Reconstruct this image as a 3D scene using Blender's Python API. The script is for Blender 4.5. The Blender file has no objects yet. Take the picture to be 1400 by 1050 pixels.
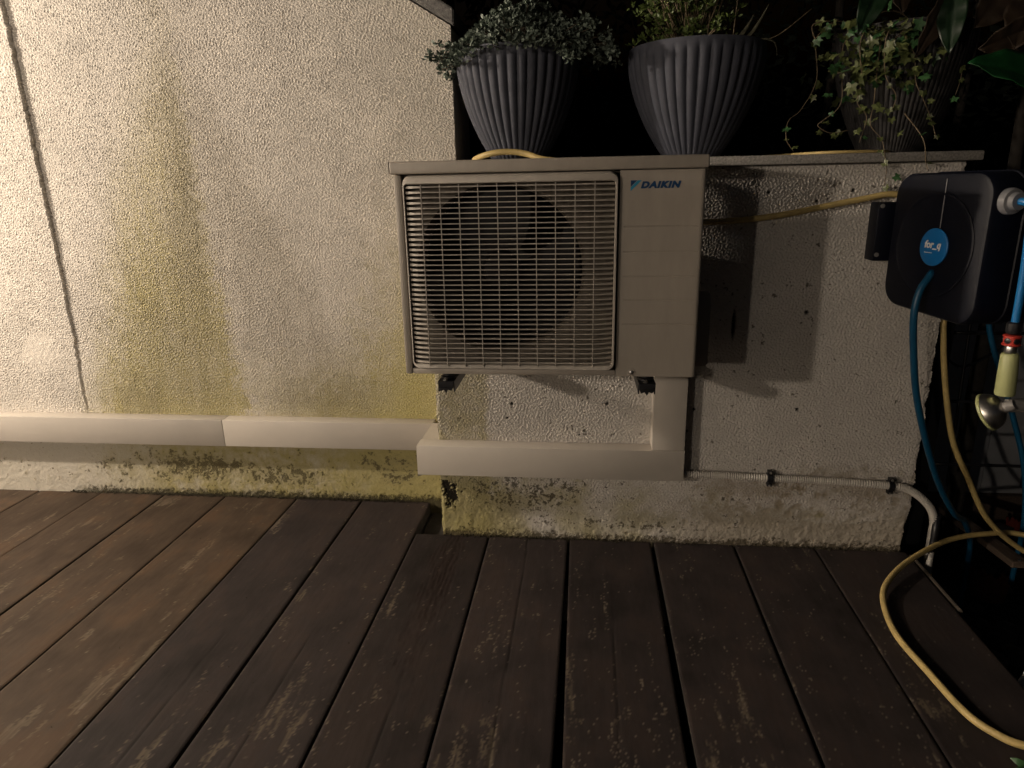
import bpy, bmesh, math, random
import numpy as np
from mathutils import Vector, Matrix
random.seed(7); rng = np.random.default_rng(11)
scene = bpy.context.scene
COL = scene.collection

# ------------------------------------------------------------------ camera
YAW, PITCH, ROLL = math.radians(6.3976), math.radians(16.2469), math.radians(-1.1401)
fw = Vector((-math.cos(PITCH)*math.sin(YAW), math.cos(PITCH)*math.cos(YAW), -math.sin(PITCH)))
rt = Vector((math.cos(YAW), math.sin(YAW), 0)); up = rt.cross(fw)
c_, s_ = math.cos(ROLL), math.sin(ROLL)
rt, up = c_*rt + s_*up, -s_*rt + c_*up
cam = bpy.data.cameras.new('camera'); cam.sensor_width = 36; cam.lens = 36*922.13/1400
cam.clip_start = 0.02; cam.clip_end = 500
co = bpy.data.objects.new('camera', cam); COL.objects.link(co)
co.matrix_world = Matrix(((rt.x, up.x, -fw.x, .3912), (rt.y, up.y, -fw.y, -2.1181), (rt.z, up.z, -fw.z, 1.1798), (0, 0, 0, 1)))
scene.camera = co

# ------------------------------------------------------------------ night sky, exposure
w = bpy.data.worlds.new('World'); scene.world = w; w.use_nodes = True
nt = w.node_tree; bg = nt.nodes['Background']
sky = nt.nodes.new('ShaderNodeTexSky'); sky.sky_type = 'NISHITA'; sky.sun_disc = False
sky.sun_elevation = math.radians(-4.0); sky.sun_rotation = math.radians(200)
nt.links.new(sky.outputs[0], bg.inputs[0]); bg.inputs[1].default_value = 0.15
scene.view_settings.view_transform = 'Standard'; scene.view_settings.look = 'None'
scene.view_settings.exposure = 0.0; scene.view_settings.gamma = 1
LAMP_COL = (1.0, 0.855, 0.70)
# three wall lamps along the house side wall, left of and behind the camera: (x, y, z, watts)
LAMPS = [(-3.12, -0.61, 1.84, 290), (-2.82, -3.64, 1.72, 150), (-2.60, -6.25, 1.66, 98)]

# ------------------------------------------------------------------ helpers
def link(o, parent=None):
    COL.objects.link(o)
    if parent is not None:
        o.parent = parent
        o.matrix_parent_inverse = Matrix.Translation(-parent.location) if parent.parent is None else Matrix()
    return o
def tag(o, label, cat=None, group=None, kind=None):
    if label: o['label'] = label
    if cat: o['category'] = cat
    if group: o['group'] = group
    if kind: o['kind'] = kind
    return o
def thing(name, loc, label, cat, group=None):
    o = bpy.data.objects.new(name, None); o.location = loc; o.empty_display_size = .05
    COL.objects.link(o); return tag(o, label, cat, group)
def mesh_obj(name, me, mat, parent=None, smooth=False):
    if mat is not None and not me.materials: me.materials.append(mat)
    if smooth:
        for p in me.polygons: p.use_smooth = True
    o = bpy.data.objects.new(name, me); return link(o, parent)
def from_bm(name, bm, mat, parent=None, smooth=False, autosmooth=None):
    me = bpy.data.meshes.new(name); bm.to_mesh(me); bm.free()
    if autosmooth is not None:
        for p in me.polygons: p.use_smooth = True
        me.set_sharp_from_angle(angle=math.radians(autosmooth))
    return mesh_obj(name, me, mat, parent, smooth)
def pydata(name, v, f, mat, parent=None, smooth=False):
    me = bpy.data.meshes.new(name); me.from_pydata(v, [], f); me.update()
    return mesh_obj(name, me, mat, parent, smooth)
def bx(bm, x0, x1, y0, y1, z0, z1, bev=0, seg=2, rot=None, piv=None):
    r = bmesh.ops.create_cube(bm, size=1)
    vs = r['verts']
    bmesh.ops.scale(bm, vec=(x1-x0, y1-y0, z1-z0), verts=vs)
    bmesh.ops.translate(bm, vec=((x0+x1)/2, (y0+y1)/2, (z0+z1)/2), verts=vs)
    if bev:
        es = list({e for v in vs for e in v.link_edges})
        r2 = bmesh.ops.bevel(bm, geom=es, offset=bev, segments=seg, affect='EDGES', profile=.5)
        vs = list({v for f in r2['faces'] for v in f.verts} | {v for v in vs if v.is_valid})
    if rot is not None: bmesh.ops.rotate(bm, cent=piv, matrix=rot, verts=[v for v in vs if v.is_valid])
    return vs
def box(name, mat, parent, x0, x1, y0, y1, z0, z1, bev=0, seg=2):
    bm = bmesh.new(); bx(bm, x0, x1, y0, y1, z0, z1, bev, seg)
    return from_bm(name, bm, mat, parent, autosmooth=40 if bev else None)
def catmull(pts, step=.01):
    P = [Vector(p) for p in pts]; P = [P[0]*2-P[1]] + P + [P[-1]*2-P[-2]]
    out = []
    for i in range(1, len(P)-2):
        a, b, c, d = P[i-1:i+3]; n = max(2, int((c-b).length/step))
        for k in range(n):
            t = k/n
            out.append(.5*((2*b)+(c-a)*t+(2*a-5*b+4*c-d)*t*t+(-a+3*b-3*c+d)*t**3))
    out.append(P[-2].copy()); return out
def tube_data(path, r, seg=12, cap=True):
    n = len(path); V = []; F = []
    T = [(path[min(i+1, n-1)]-path[max(i-1, 0)]).normalized() for i in range(n)]
    nrm = T[0].orthogonal().normalized()
    for i in range(n):
        nrm = (nrm - T[i]*nrm.dot(T[i])).normalized(); b = T[i].cross(nrm)
        ri = r(i) if callable(r) else r
        for k in range(seg):
            a = 2*math.pi*k/seg; V.append(path[i]+ri*(math.cos(a)*nrm+math.sin(a)*b))
    for i in range(n-1):
        for k in range(seg):
            k2 = (k+1) % seg; F.append((i*seg+k, i*seg+k2, (i+1)*seg+k2, (i+1)*seg+k))
    if cap:
        F.append(tuple(range(seg-1, -1, -1))); F.append(tuple((n-1)*seg+k for k in range(seg)))
    return V, F
def tube(name, pts, r, mat, parent=None, seg=12, step=.01):
    V, F = tube_data(catmull(pts, step), r, seg); return pydata(name, V, F, mat, parent, True)
def lathe_bm(bm, prof, seg=32, M=None, mod=None):
    rows = []
    for (r, z) in prof:
        row = []
        for k in range(seg):
            a = 2*math.pi*k/seg; rr = r*(mod(a, z) if mod else 1)
            v = Vector((rr*math.cos(a), rr*math.sin(a), z))
            row.append(bm.verts.new(M @ v if M else v))
        rows.append(row)
    for i in range(len(rows)-1):
        for k in range(seg):
            k2 = (k+1) % seg; bm.faces.new((rows[i][k], rows[i][k2], rows[i+1][k2], rows[i+1][k]))
    bm.faces.new(list(reversed(rows[0]))); bm.faces.new(rows[-1])
def axis_matrix(o, d, upv=(0, 0, 1)):
    z = Vector(d).normalized(); x = Vector(upv).cross(z)
    if x.length < 1e-4: x = Vector((1, 0, 0))
    x.normalize(); y = z.cross(x)
    return Matrix(((x.x, y.x, z.x, o[0]), (x.y, y.y, z.y, o[1]), (x.z, y.z, z.z, o[2]), (0, 0, 0, 1)))
def lathe(name, prof, mat, parent, o, d=(0, 0, 1), seg=32, mod=None, sm=40):
    bm = bmesh.new(); lathe_bm(bm, prof, seg, axis_matrix(o, d), mod)
    bmesh.ops.recalc_face_normals(bm, faces=bm.faces)
    return from_bm(name, bm, mat, parent, autosmooth=sm)

# ------------------------------------------------------------------ materials
def mat(name, col, rough=.6, metal=0, var=.0, vscale=20, vcol=None, bump=0, bscale=200, spec=.5, attr=None, stretch=None, trans=0, coat=0):
    m = bpy.data.materials.new(name); m.use_nodes = True; n = m.node_tree; N = n.nodes; Lk = n.links
    b = N['Principled BSDF']; b.inputs['Roughness'].default_value = rough; b.inputs['Metallic'].default_value = metal
    b.inputs['Specular IOR Level'].default_value = spec; b.inputs['Base Color'].default_value = (*col, 1)
    if coat: b.inputs['Coat Weight'].default_value = coat; b.inputs['Coat Roughness'].default_value = .15
    tc = N.new('ShaderNodeTexCoord'); src = tc.outputs['Object']
    if stretch:
        mp = N.new('ShaderNodeMapping'); mp.inputs['Scale'].default_value = stretch; Lk.new(src, mp.inputs[0]); src = mp.outputs[0]
    base = None
    if attr:
        a = N.new('ShaderNodeAttribute'); a.attribute_name = attr; base = a.outputs['Color']; Lk.new(base, b.inputs['Base Color'])
    if var:
        nz = N.new('ShaderNodeTexNoise'); nz.inputs['Scale'].default_value = vscale; nz.inputs['Detail'].default_value = 6; nz.inputs['Roughness'].default_value = .62
        Lk.new(src, nz.inputs['Vector'])
        cr = N.new('ShaderNodeValToRGB'); cr.color_ramp.elements[0].position = .33; cr.color_ramp.elements[1].position = .70
        lo = vcol if vcol else tuple(c*(1-var) for c in col)
        mx = N.new('ShaderNodeMix'); mx.data_type = 'RGBA'
        Lk.new(nz.outputs['Fac'], cr.inputs[0]); Lk.new(cr.outputs[0], mx.inputs['Factor'])
        if base is not None:
            mx.blend_type = 'MULTIPLY'; mx.inputs['Factor'].default_value = 1
            n.links.remove(mx.inputs['Factor'].links[0])
            cr.color_ramp.elements[0].color = (1-var, 1-var, 1-var, 1); cr.color_ramp.elements[1].color = (1, 1, 1, 1)
            Lk.new(base, mx.inputs['A']); Lk.new(cr.outputs[0], mx.inputs['B'])
        else:
            mx.inputs['A'].default_value = (*lo, 1); mx.inputs['B'].default_value = (*col, 1)
        Lk.new(mx.outputs['Result'], b.inputs['Base Color'])
        rr = N.new('ShaderNodeMapRange'); rr.inputs['To Min'].default_value = min(1, rough*1.2); rr.inputs['To Max'].default_value = rough*.85
        Lk.new(nz.outputs['Fac'], rr.inputs['Value']); Lk.new(rr.outputs[0], b.inputs['Roughness'])
    if bump:
        n2 = N.new('ShaderNodeTexNoise'); n2.inputs['Scale'].default_value = bscale; n2.inputs['Detail'].default_value = 4
        Lk.new(src, n2.inputs['Vector'])
        bp = N.new('ShaderNodeBump'); bp.inputs['Strength'].default_value = bump; bp.inputs['Distance'].default_value = .002
        Lk.new(n2.outputs['Fac'], bp.inputs['Height']); Lk.new(bp.outputs[0], b.inputs['Normal'])
    return m
M_wall = mat('stucco', (.6, .55, .48), .85, attr='col', var=.14, vscale=260, bump=.25, bscale=600, spec=.25)
M_plaster = mat('plaster_core', (.5, .46, .4), .9, var=.3, vscale=30, bump=.4, bscale=90)
M_coping = mat('granite_coping', (.34, .32, .29), .75, var=.6, vscale=160, bump=.5, bscale=260)
M_copedark = mat('granite_rake', (.22, .21, .20), .8, var=.6, vscale=140, bump=.5, bscale=240)
M_deck = mat('deck_paint', (.06, .05, .045), .62, attr='col', var=.10, vscale=16, bump=.12, bscale=60, stretch=(5, 1, 5), spec=.10)
M_dark_under = mat('joist', (.03, .025, .02), .9, var=.4)
M_duct = mat('ivory_pvc', (.50, .455, .40), .42, var=.06, vscale=9, spec=.4)
M_ac = mat('ivory_enamel', (.36, .32, .272), .45, var=.13, vscale=9, stretch=(3, 3, .7), bump=.08, bscale=500, spec=.4)
M_acd = mat('ivory_enamel_shaded_dusty', (.135, .112, .085), .6, var=.5, vscale=25, bump=.1, bscale=300)  # casing ivory darkened to carry the shade behind the slats; noise adds dirt spots
M_grille = mat('grille_plastic', (.42, .38, .33), .5, var=.12, vscale=30)
M_black = mat('black_powdercoat', (.012, .012, .014), .38, bump=.1)
M_blackdull = mat('black_timber', (.008, .008, .009), .8, var=.3)
M_fan = mat('fan_blade', (.006, .0055, .006), .6, spec=.2)
M_coil = mat('coil_fins', (.02, .02, .022), .55, var=.5, vscale=60)
M_steel = mat('zinc_steel', (.55, .54, .52), .35, 1)
M_chrome = mat('chrome', (.78, .74, .68), .33, 1)
M_navy = mat('logo_navy', (.005, .045, .13), .4)
M_cyan = mat('logo_cyan', (.03, .26, .42), .4)
M_reel = mat('reel_plastic', (.0022, .0034, .0105), .5, var=.35, vscale=8, bump=.12, bscale=400, spec=.3)
M_reelgrey = mat('reel_fitting', (.18, .18, .19), .45)
M_disc = mat('badge_blue', (.006, .16, .46), .4)
M_white = mat('badge_white', (.75, .75, .75), .5)
M_blue = mat('blue_hose', (.006, .080, .165), .40, var=.15, vscale=30)
M_blueb = mat('bright_blue_hose', (.012, .16, .42), .35, var=.1, vscale=30)
M_yellow = mat('yellow_hose', (.55, .41, .16), .48, var=.28, vscale=35)
M_red = mat('red_plastic', (.50, .045, .03), .4)
M_lime = mat('pale_green_plastic', (.42, .44, .20), .45, var=.1)
M_grey = mat('grey_plastic', (.20, .19, .18), .5)
M_pot = mat('grey_planter', (.054, .058, .078), .75, var=.2, vscale=18, bump=.15, bscale=300)
M_pot3 = mat('brown_planter', (.022, .020, .020), .7, var=.3, vscale=18)
M_soil = mat('soil', (.035, .026, .02), .95, var=.6, vscale=40, bump=1, bscale=60)
M_soild = mat('dark_soil', (.012, .010, .008), .95, var=.6, vscale=30, bump=1, bscale=60)
M_conduit = mat('white_conduit', (.62, .58, .52), .5, var=.12, vscale=60)
M_plank = mat('weathered_plank', (.17, .12, .085), .8, var=.45, vscale=14, stretch=(8, 1, 8), bump=.4, bscale=60)
M_strip = mat('pale_timber', (.13, .105, .08), .8, var=.5, vscale=25, bump=.5, bscale=80)
M_greywall = mat('grey_panel', (.52, .525, .54), .8, var=.3, vscale=5)
M_terra = mat('terracotta', (.28, .10, .05), .8, var=.3)
M_crumb = mat('moss_crumb', (.045, .036, .018), .95, var=.5, vscale=90)
M_shrub = mat('grey_green_leaf', (.165, .205, .165), .55, var=.45, vscale=50)
M_box = mat('small_leaf', (.105, .15, .035), .5, var=.5, vscale=40)
M_ivy = mat('ivy_leaf', (.095, .115, .036), .45, var=.5, vscale=22)
M_ivyg = mat('ivy_leaf_green', (.05, .13, .045), .4, var=.4, vscale=22)
M_stem = mat('vine_stem', (.16, .12, .07), .7, var=.3, vscale=60)
M_twig = mat('dark_twig', (.07, .055, .035), .8)
M_mag = mat('magnolia_leaf', (.011, .070, .019), .32, var=.3, vscale=15)
M_magb = mat('magnolia_leaf_back', (.035, .020, .009), .7, var=.4, vscale=20)
M_bark = mat('bark', (.06, .05, .04), .9, var=.5, vscale=30, bump=.8, bscale=50)
M_hedge = mat('hedge_leaf', (.012, .018, .008), .7, var=.5, vscale=12)
M_dry = mat('dry_blade', (.045, .042, .022), .7, var=.3)

# ------------------------------------------------------------------ noise fields (numpy)
def fnoise(n, m, lam, bw=.35, an=(1, 1)):
    """band-pass noise on an n x m grid; lam = wavelength in cells; unit variance"""
    fy = np.fft.fftfreq(n)[:, None]*an[0]; fx = np.fft.rfftfreq(m)[None, :]*an[1]
    f = np.sqrt(fx*fx+fy*fy); f[0, 0] = 1e-6
    H = np.exp(-.5*((np.log(f)-math.log(1/lam))/bw)**2)
    r = np.fft.irfft2(np.fft.rfft2(rng.standard_normal((n, m)))*H, s=(n, m))
    return r/r.std()
def fbm(n, m, lam, p=1.6, an=(1, 1)):
    fy = np.fft.fftfreq(n)[:, None]*an[0]; fx = np.fft.rfftfreq(m)[None, :]*an[1]
    f = np.sqrt(fx*fx+fy*fy); f0 = 1/lam
    H = 1/(f0**p+f**p)
    r = np.fft.irfft2(np.fft.rfft2(rng.standard_normal((n, m)))*H, s=(n, m)); r -= r.mean()
    return r/r.std()
def sstep(a, b, x):
    t = np.clip((x-a)/(b-a), 0, 1); return t*t*(3-2*t)
def band(X, Z, zs, xl, xr, sl, sr, jit=0):
    """soft vertical stain between two edges given as polylines over z (zs ascending)"""
    L = np.interp(Z, zs, xl)+jit; R = np.interp(Z, zs, xr)+jit
    m = sstep(-sl, sl, X-L)*sstep(-sr, sr, R-X)
    return m
def ell(X, Z, cx, cz, rx, rz, soft=.5, jit=0):
    d = np.sqrt(((X-cx)/rx)**2+((Z-cz)/rz)**2)+jit
    return 1-sstep(1-soft, 1+soft*.3, d)
def mixc(C, col, m):
    m = np.clip(m, 0, 1)[..., None]; return C*(1-m)+np.array(col)*m
def grid_mesh(name, PX, PY, PZ, C, flip=False):
    n, m = PX.shape
    V = np.stack([PX, PY, PZ], -1).reshape(-1, 3).astype(np.float32)
    i = np.arange(n*m).reshape(n, m)
    q = np.stack([i[:-1, :-1], i[:-1, 1:], i[1:, 1:], i[1:, :-1]], -1).reshape(-1, 4)
    if flip: q = q[:, ::-1]
    me = bpy.data.meshes.new(name)
    me.vertices.add(n*m); me.vertices.foreach_set('co', V.ravel())
    me.loops.add(q.size); me.loops.foreach_set('vertex_index', q.ravel().astype(np.int32))
    me.polygons.add(len(q)); me.polygons.foreach_set('loop_start', np.arange(0, q.size, 4, dtype=np.int32))
    me.polygons.foreach_set('use_smooth', np.ones(len(q), dtype=bool))
    me.update(calc_edges=True); me.validate()
    a = me.attributes.new('col', 'FLOAT_COLOR', 'POINT')
    c4 = np.concatenate([C.reshape(-1, 3), np.ones((n*m, 1))], 1).astype(np.float32)
    a.data.foreach_set('color', c4.ravel())
    return me

# ================================================================== SETTING
TY = .247           # front plane of the tall wall; the low wall's front plane is y = 0
XL, XR = -.1035, 1.449
PAINT = (.69, .64, .57)
ALGA = (.46, .405, .20)
OLIVE = (.29, .255, .14)
MOLD = (.050, .038, .018)

# --- ground, far soil
g = pydata('ground', [(-60, -60, -.35), (60, -60, -.35), (60, 60, -.35), (-60, 60, -.35)], [(0, 1, 2, 3)], M_soild)
tag(g, None, kind='structure')
g = pydata('garden_terrace', [(-20, .43, 1.12), (1.43, .43, 1.12), (1.43, 40, 1.12), (-20, 40, 1.12), (1.43, .43, -.4), (1.43, 40, -.4)], [(0, 1, 2, 3), (1, 4, 5, 2)], M_soild)
tag(g, None, kind='structure')

# --- tall wall
RAKE = .60
def ztop(x): return np.minimum(1.682+RAKE*(-.05-x), 1.99)
nx, nz = 840, 820
x = np.linspace(-2.08, -.05, nx); t = np.linspace(0, 1, nz)
X, T = np.meshgrid(x, t); Z = -.06+T*(ztop(X)+.06)
cell = (2.03/nx)
worm = fnoise(nz, nx, .0092/cell, .38); worm2 = fnoise(nz, nx, .019/cell, .45); fine = fnoise(nz, nx, .0062/cell, .3)
amp = .0015*(1+.10*fbm(nz, nx, .3/cell))
h = amp*np.tanh(.9*(.95*worm+.22*worm2))+.0008*fine
big = fbm(nz, nx, .35/cell, 2.2); med = fbm(nz, nx, .08/cell, 1.8); med2 = fbm(nz, nx, .035/cell, 1.5)
# smooth plaster at the base, trowelled patches
sm = 1-sstep(.20, .30, Z+.02*med)
sm = np.maximum(sm, .9*ell(X, Z, -1.735, .60, .085, .085, .6, .25*med))
sm = np.maximum(sm, .55*ell(X, Z, -1.90, .95, .10, .20, .7, .3*med))
h = h*(1-.90*sm)+sm*(.0005*med+.0003*med2)
# proud left section with a ragged edge
edge = -1.578+.0016*np.interp(Z, np.linspace(-.1, 2, 160), rng.standard_normal(160))+.003*np.interp(Z, np.linspace(-.1, 2, 25), rng.standard_normal(25))*sstep(1.1, .5, Z)+.006*np.sin(Z*2.1)-.012*sstep(.9, .3, Z)
prd = np.interp(Z, [0, .25, .6, .9, 1.2, 2], [0, .001, .007, .010, .013, .015])
h = h+prd*sstep(.002, -.002, X-edge)
h = h-.004*np.exp(-((X-edge-.004)/.004)**2)*np.interp(Z, [0, .4, .9, 2], [0, 1, .8, .2])*(1+.4*med)*sstep(.24, .34, Z)
C = np.ones((nz, nx, 3))*np.array(PAINT)
C *= (1+.035*big+.02*med)[..., None]
j = .010*med+.012*med2
rec = np.clip(1-.30*worm-.16*worm2, .35, 1.5); drip = fbm(nz, nx, .10/cell, 1.7, (9, 1)); rec = rec*np.clip(1+.11*drip, .6, 1.4)
# grey dirt veil under the rake coping, algae fans
veil = band(X, Z, [.3, .9, 1.25, 1.55, 1.66], [-.80, -.98, -1.0, -.99, -.98], [-.40, -.62, -.80, -.93, -.97], .09, .07, j*1.5)
C = mixc(C, (.345, .305, .235), .42*veil*rec)
f1 = band(X, Z, [.30, .45, .60, .95, 1.22, 1.45, 1.60, 1.68], [-1.55, -1.50, -1.43, -1.34, -1.25, -1.16, -1.09, -1.04], [-.88, -.92, -.94, -.985, -1.0, -1.005, -1.015, -1.03], .15, .050, j)
C = mixc(C, ALGA, rec*f1*np.clip(.88+.08*big, .3, 1)*np.interp(Z, [.3, .8, 1.3, 1.65], [1, .95, .75, .45]))
C = mixc(C, (.31, .275, .19), .72*rec*band(X, Z, [.6, 1.0, 1.3, 1.5, 1.66], [-1.12, -1.12, -1.10, -1.08, -1.035], [-.98, -.995, -1.005, -1.01, -1.02], .06, .022, j)*np.interp(Z, [.6, .95, 1.2, 1.6], [.2, .8, 1, .6]))
C = mixc(C, OLIVE, .45*rec*band(X, Z, [.3, .7, 1.0], [-1.40, -1.33, -1.22], [-1.05, -1.05, -1.1], .12, .09, j*2)*np.interp(Z, [.3, .6, .9, 1.05], [.6, 1, .5, 0]))
f2 = band(X, Z, [.3, .55, .8, 1.05], [-.75, -.48, -.38, -.30], [.05, .05, .05, .05], .16, .1, j*2)
C = mixc(C, ALGA, rec*f2*np.clip(.66+.12*big, .1, .9)*np.interp(Z, [.3, .5, .8, 1.25], [1, .95, .75, .1]))
C = mixc(C, (.52, .455, .15), .68*band(X, Z, [.3, .6, .9], [-.42, -.30, -.22], [.05, .05, .05], .12, .1, j)*np.interp(Z, [.3, .9, 1.1], [1, .6, 0]))  # algae yellow plus the warm glow by the air conditioner, painted into the colour
C = mixc(C, ALGA, .50*band(X, Z, [.2, 1], [-1.50, -1.5], [-.05, -.05], .05, .05, 0)*(1-sstep(.36, .72, Z+.05*med))*np.clip(.7+.25*med, 0, 1))
C = mixc(C, OLIVE, .5*ell(X, Z, -1.36, .41, .12, .10, .8, .2*med)+.45*ell(X, Z, -.55, .42, .2, .12, .8, .2*med))
# base strip below the duct
lo = 1-sstep(.20, .245, Z)
C = mixc(C, (.41, .375, .30), lo*.75)
C = mixc(C, (.33, .285, .12), lo*sstep(-1.62, -1.1, X+.1*big)*np.clip(.72+.2*med, 0, 1))
C = mixc(C, (.38, .33, .13), lo*sstep(-.75, -.3, X)*.8)
reg = np.maximum.reduce([ell(X, Z, -1.14, .125, .36, .075, .8), .85*ell(X, Z, -.80, .10, .22, .06, .8), .55*ell(X, Z, -.33, .13, .2, .09, .8), .5*ell(X, Z, -1.5, .11, .15, .06, .8)])
blot = sstep(.62, .86, reg*1.15+.36*med2+.30*med-.30)*lo
C = mixc(C, OLIVE, .6*lo*sstep(.2, .8, reg+.2*med))
C = mixc(C, MOLD, .85*blot*np.clip(.85+.2*fine, .4, 1)); h -= .0022*blot
foot = (1-sstep(.006, .028, Z+.006*med2+.004*fine))*sstep(-1.75, -1.6, X)
C = mixc(C, (.05, .042, .022), foot*.92); h -= .003*foot
C = np.clip(C, .01, .8)
tall = mesh_obj('tall_wall', grid_mesh('tall_wall', X, TY-h, Z, C), M_wall)
tag(tall, 'tall rough-rendered wall with yellow-green algae fans and a sloping top', 'wall')
# body behind the render
prof = [(-4.2, -.5), (-.0505, -.5), (-.0505, 1.68), (-.0505-.518, 1.991), (-2.9, 3.39), (-4.2, 3.39)]
V = [(a, TY+.022, b) for a, b in prof]+[(a, TY+.30, b) for a, b in prof]; n = len(prof)
F = [tuple(range(n)), tuple(range(2*n-1, n-1, -1))]+[(i, i+n, (i+1) % n+n, (i+1) % n) for i in range(n)]
F = F[1:]+[F[0]]
pydata('wall_body', V, F, M_plaster, tall)
# raked coping, leaning up to the left
for (a, b) in ((-.035, -.62), (-.624, -1.21)):
    z_a, z_b = 1.688+RAKE*(-.05-a), 1.688+RAKE*(-.05-b)
    th, y0, y1 = .048, TY-.022, TY+.32
    bm = bmesh.new()
    vs = [bm.verts.new(p) for p in ((a, y0, z_a), (b, y0, z_b), (b, y0, z_b+th), (a, y0, z_a+th), (a, y1, z_a), (b, y1, z_b), (b, y1, z_b+th), (a, y1, z_a+th))]
    for q in ((0, 1, 2, 3), (7, 6, 5, 4), (0, 4, 5, 1), (3, 2, 6, 7), (1, 5, 6, 2), (0, 3, 7, 4)): bm.faces.new([vs[k] for k in q])
    bmesh.ops.recalc_face_normals(bm, faces=bm.faces)
    bmesh.ops.bevel(bm, geom=list(bm.edges), offset=.004, segments=2, affect='EDGES')
    from_bm('coping', bm, M_copedark, tall)

# --- low wall
nx, nz = 660, 545
x = np.linspace(XL, XR, nx); z = np.linspace(-.06, 1.226, nz); X, Z = np.meshgrid(x, z); cell = 1.5525/nx
worm = fnoise(nz, nx, .0092/cell, .38); worm2 = fnoise(nz, nx, .019/cell, .45); fine = fnoise(nz, nx, .0062/cell, .3)
big = fbm(nz, nx, .35/cell, 2.2); med = fbm(nz, nx, .08/cell, 1.8); med2 = fbm(nz, nx, .03/cell, 1.5)
h = .0021*(1+.10*big)*np.tanh(.9*(.95*worm+.22*worm2))+.0007*fine
sm = 1-sstep(.10, .17, Z+.025*med+.05*ell(X, Z, .6, .1, .5, .3)-.03)
sm = np.maximum(sm, .9*ell(X, Z, 1.18, .17, .05, .12, .5, .2*med))
h = h*(1-.9*sm)+sm*(.0006*med+.0003*med2)
C = np.ones((nz, nx, 3))*np.array((.595, .555, .505))*(1+.03*big+.02*med)[..., None]
j = .014*med+.008*med2
C = mixc(C, (.35, .305, .135), .72*(1-sstep(.058, .078, X+j*.4))*np.interp(Z, [.2, .6, .75], [1, .9, .5])*np.clip(.85+.15*med, 0, 1))
C = mixc(C, (.38, .33, .13), .80*(1-sstep(.12, .30, Z+.03*med))*(1-sstep(.05, .75, X+.15*big)))
C = mixc(C, OLIVE, .55*ell(X, Z, .62, .08, .16, .04, .8, .2*med)+.6*ell(X, Z, .10, .12, .25, .06, .9, .2*med)+.35*ell(X, Z, 1.0, .1, .3, .05, .9, .2*med))
C = mixc(C, (.36, .31, .23), .7*(1-sstep(.08, .20, Z+.03*med))*sstep(.5, .9, X))
C = mixc(C, (.31, .25, .17), .55*ell(X, Z, 1.25, .22, .22, .08, .9, .3*med)+.5*ell(X, Z, .95, .2, .2, .06, .9, .3*med))
reg = np.maximum(ell(X, Z, .22, .17, .30, .09, .9), .7*ell(X, Z, .45, .06, .5, .03, .9))
sp = sstep(.74, .95, reg*.95+.42*med2+.18*med-.18)
C = mixc(C, MOLD, .8*sp); h -= .0012*sp
# the broken corner below the duct
brk = np.maximum(ell(X, Z, -.070, .155, .022, .042, .3, .35*med2), ell(X, Z, -.088, .195, .014, .02, .3, .4*med2))
C = mixc(C, (.025, .02, .014), sstep(.3, .7, brk)); h -= .010*sstep(.3, .7, brk)
for (cx, cz, r) in ((.92, 1.152, .0055), (1.058, 1.124, .005), (1.157, 1.153, .0055), (1.062, .797, .007), (1.064, .485, .006), (.152, .49, .006), (.465, .495, .006), (.167, .335, .005), (.744, .48, .006), (.135, .44, .004), (.375, .385, .003), (.49, .39, .003), (-.03, .165, .004), (1.05, .765, .003), (.30, .33, .003)):
    m = ell(X, Z, cx, cz, r, r*1.15, .5, .25*fine*.5); C = mixc(C, (.012, .010, .008), m); h -= .006*m
m = ell(X, Z, .849, .757, .0065, .052, .5, .1*fine); C = mixc(C, (.006, .006, .006), m); h -= .012*m
m = ell(X, Z, 1.17, .115, .02, .008, .6, .3*med); C = mixc(C, OLIVE, .7*m)
foot = 1-sstep(.004, .020, Z+.007*med2+.004*fine)
C = mixc(C, (.09, .07, .04), foot*.85); h -= .002*foot
C = np.clip(C, .005, .8)
e = 1-sstep(0, .012, XR-X)
PX = X+e*.0022*np.interp(Z, np.linspace(-.1, 1.3, 60), rng.standard_normal(60))+e*.0012*med2-e*.010*(1-sstep(.0, .2, Z))
e2 = 1-sstep(0, .008, X-XL)
PX = PX+e2*.0014*np.interp(Z, np.linspace(-.1, 1.3, 60), rng.standard_normal(60))+e2*.0010*med2
low = mesh_obj('low_wall', grid_mesh('low_wall', PX, -h+.003*e+.003*e2, Z, C), M_wall)
tag(low, 'low rough-rendered wall behind the air conditioner, topped by a stone coping', 'wall')
box('wall_body', M_plaster, low, XL+.002, XR-.006, .020, .42, -.5, 1.2255)
for (a, b) in ((-.046, .70), (.703, 1.476)):
    box('coping', M_coping, low, a, b, -.038, .43, 1.2275, 1.2535, .004)

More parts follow.
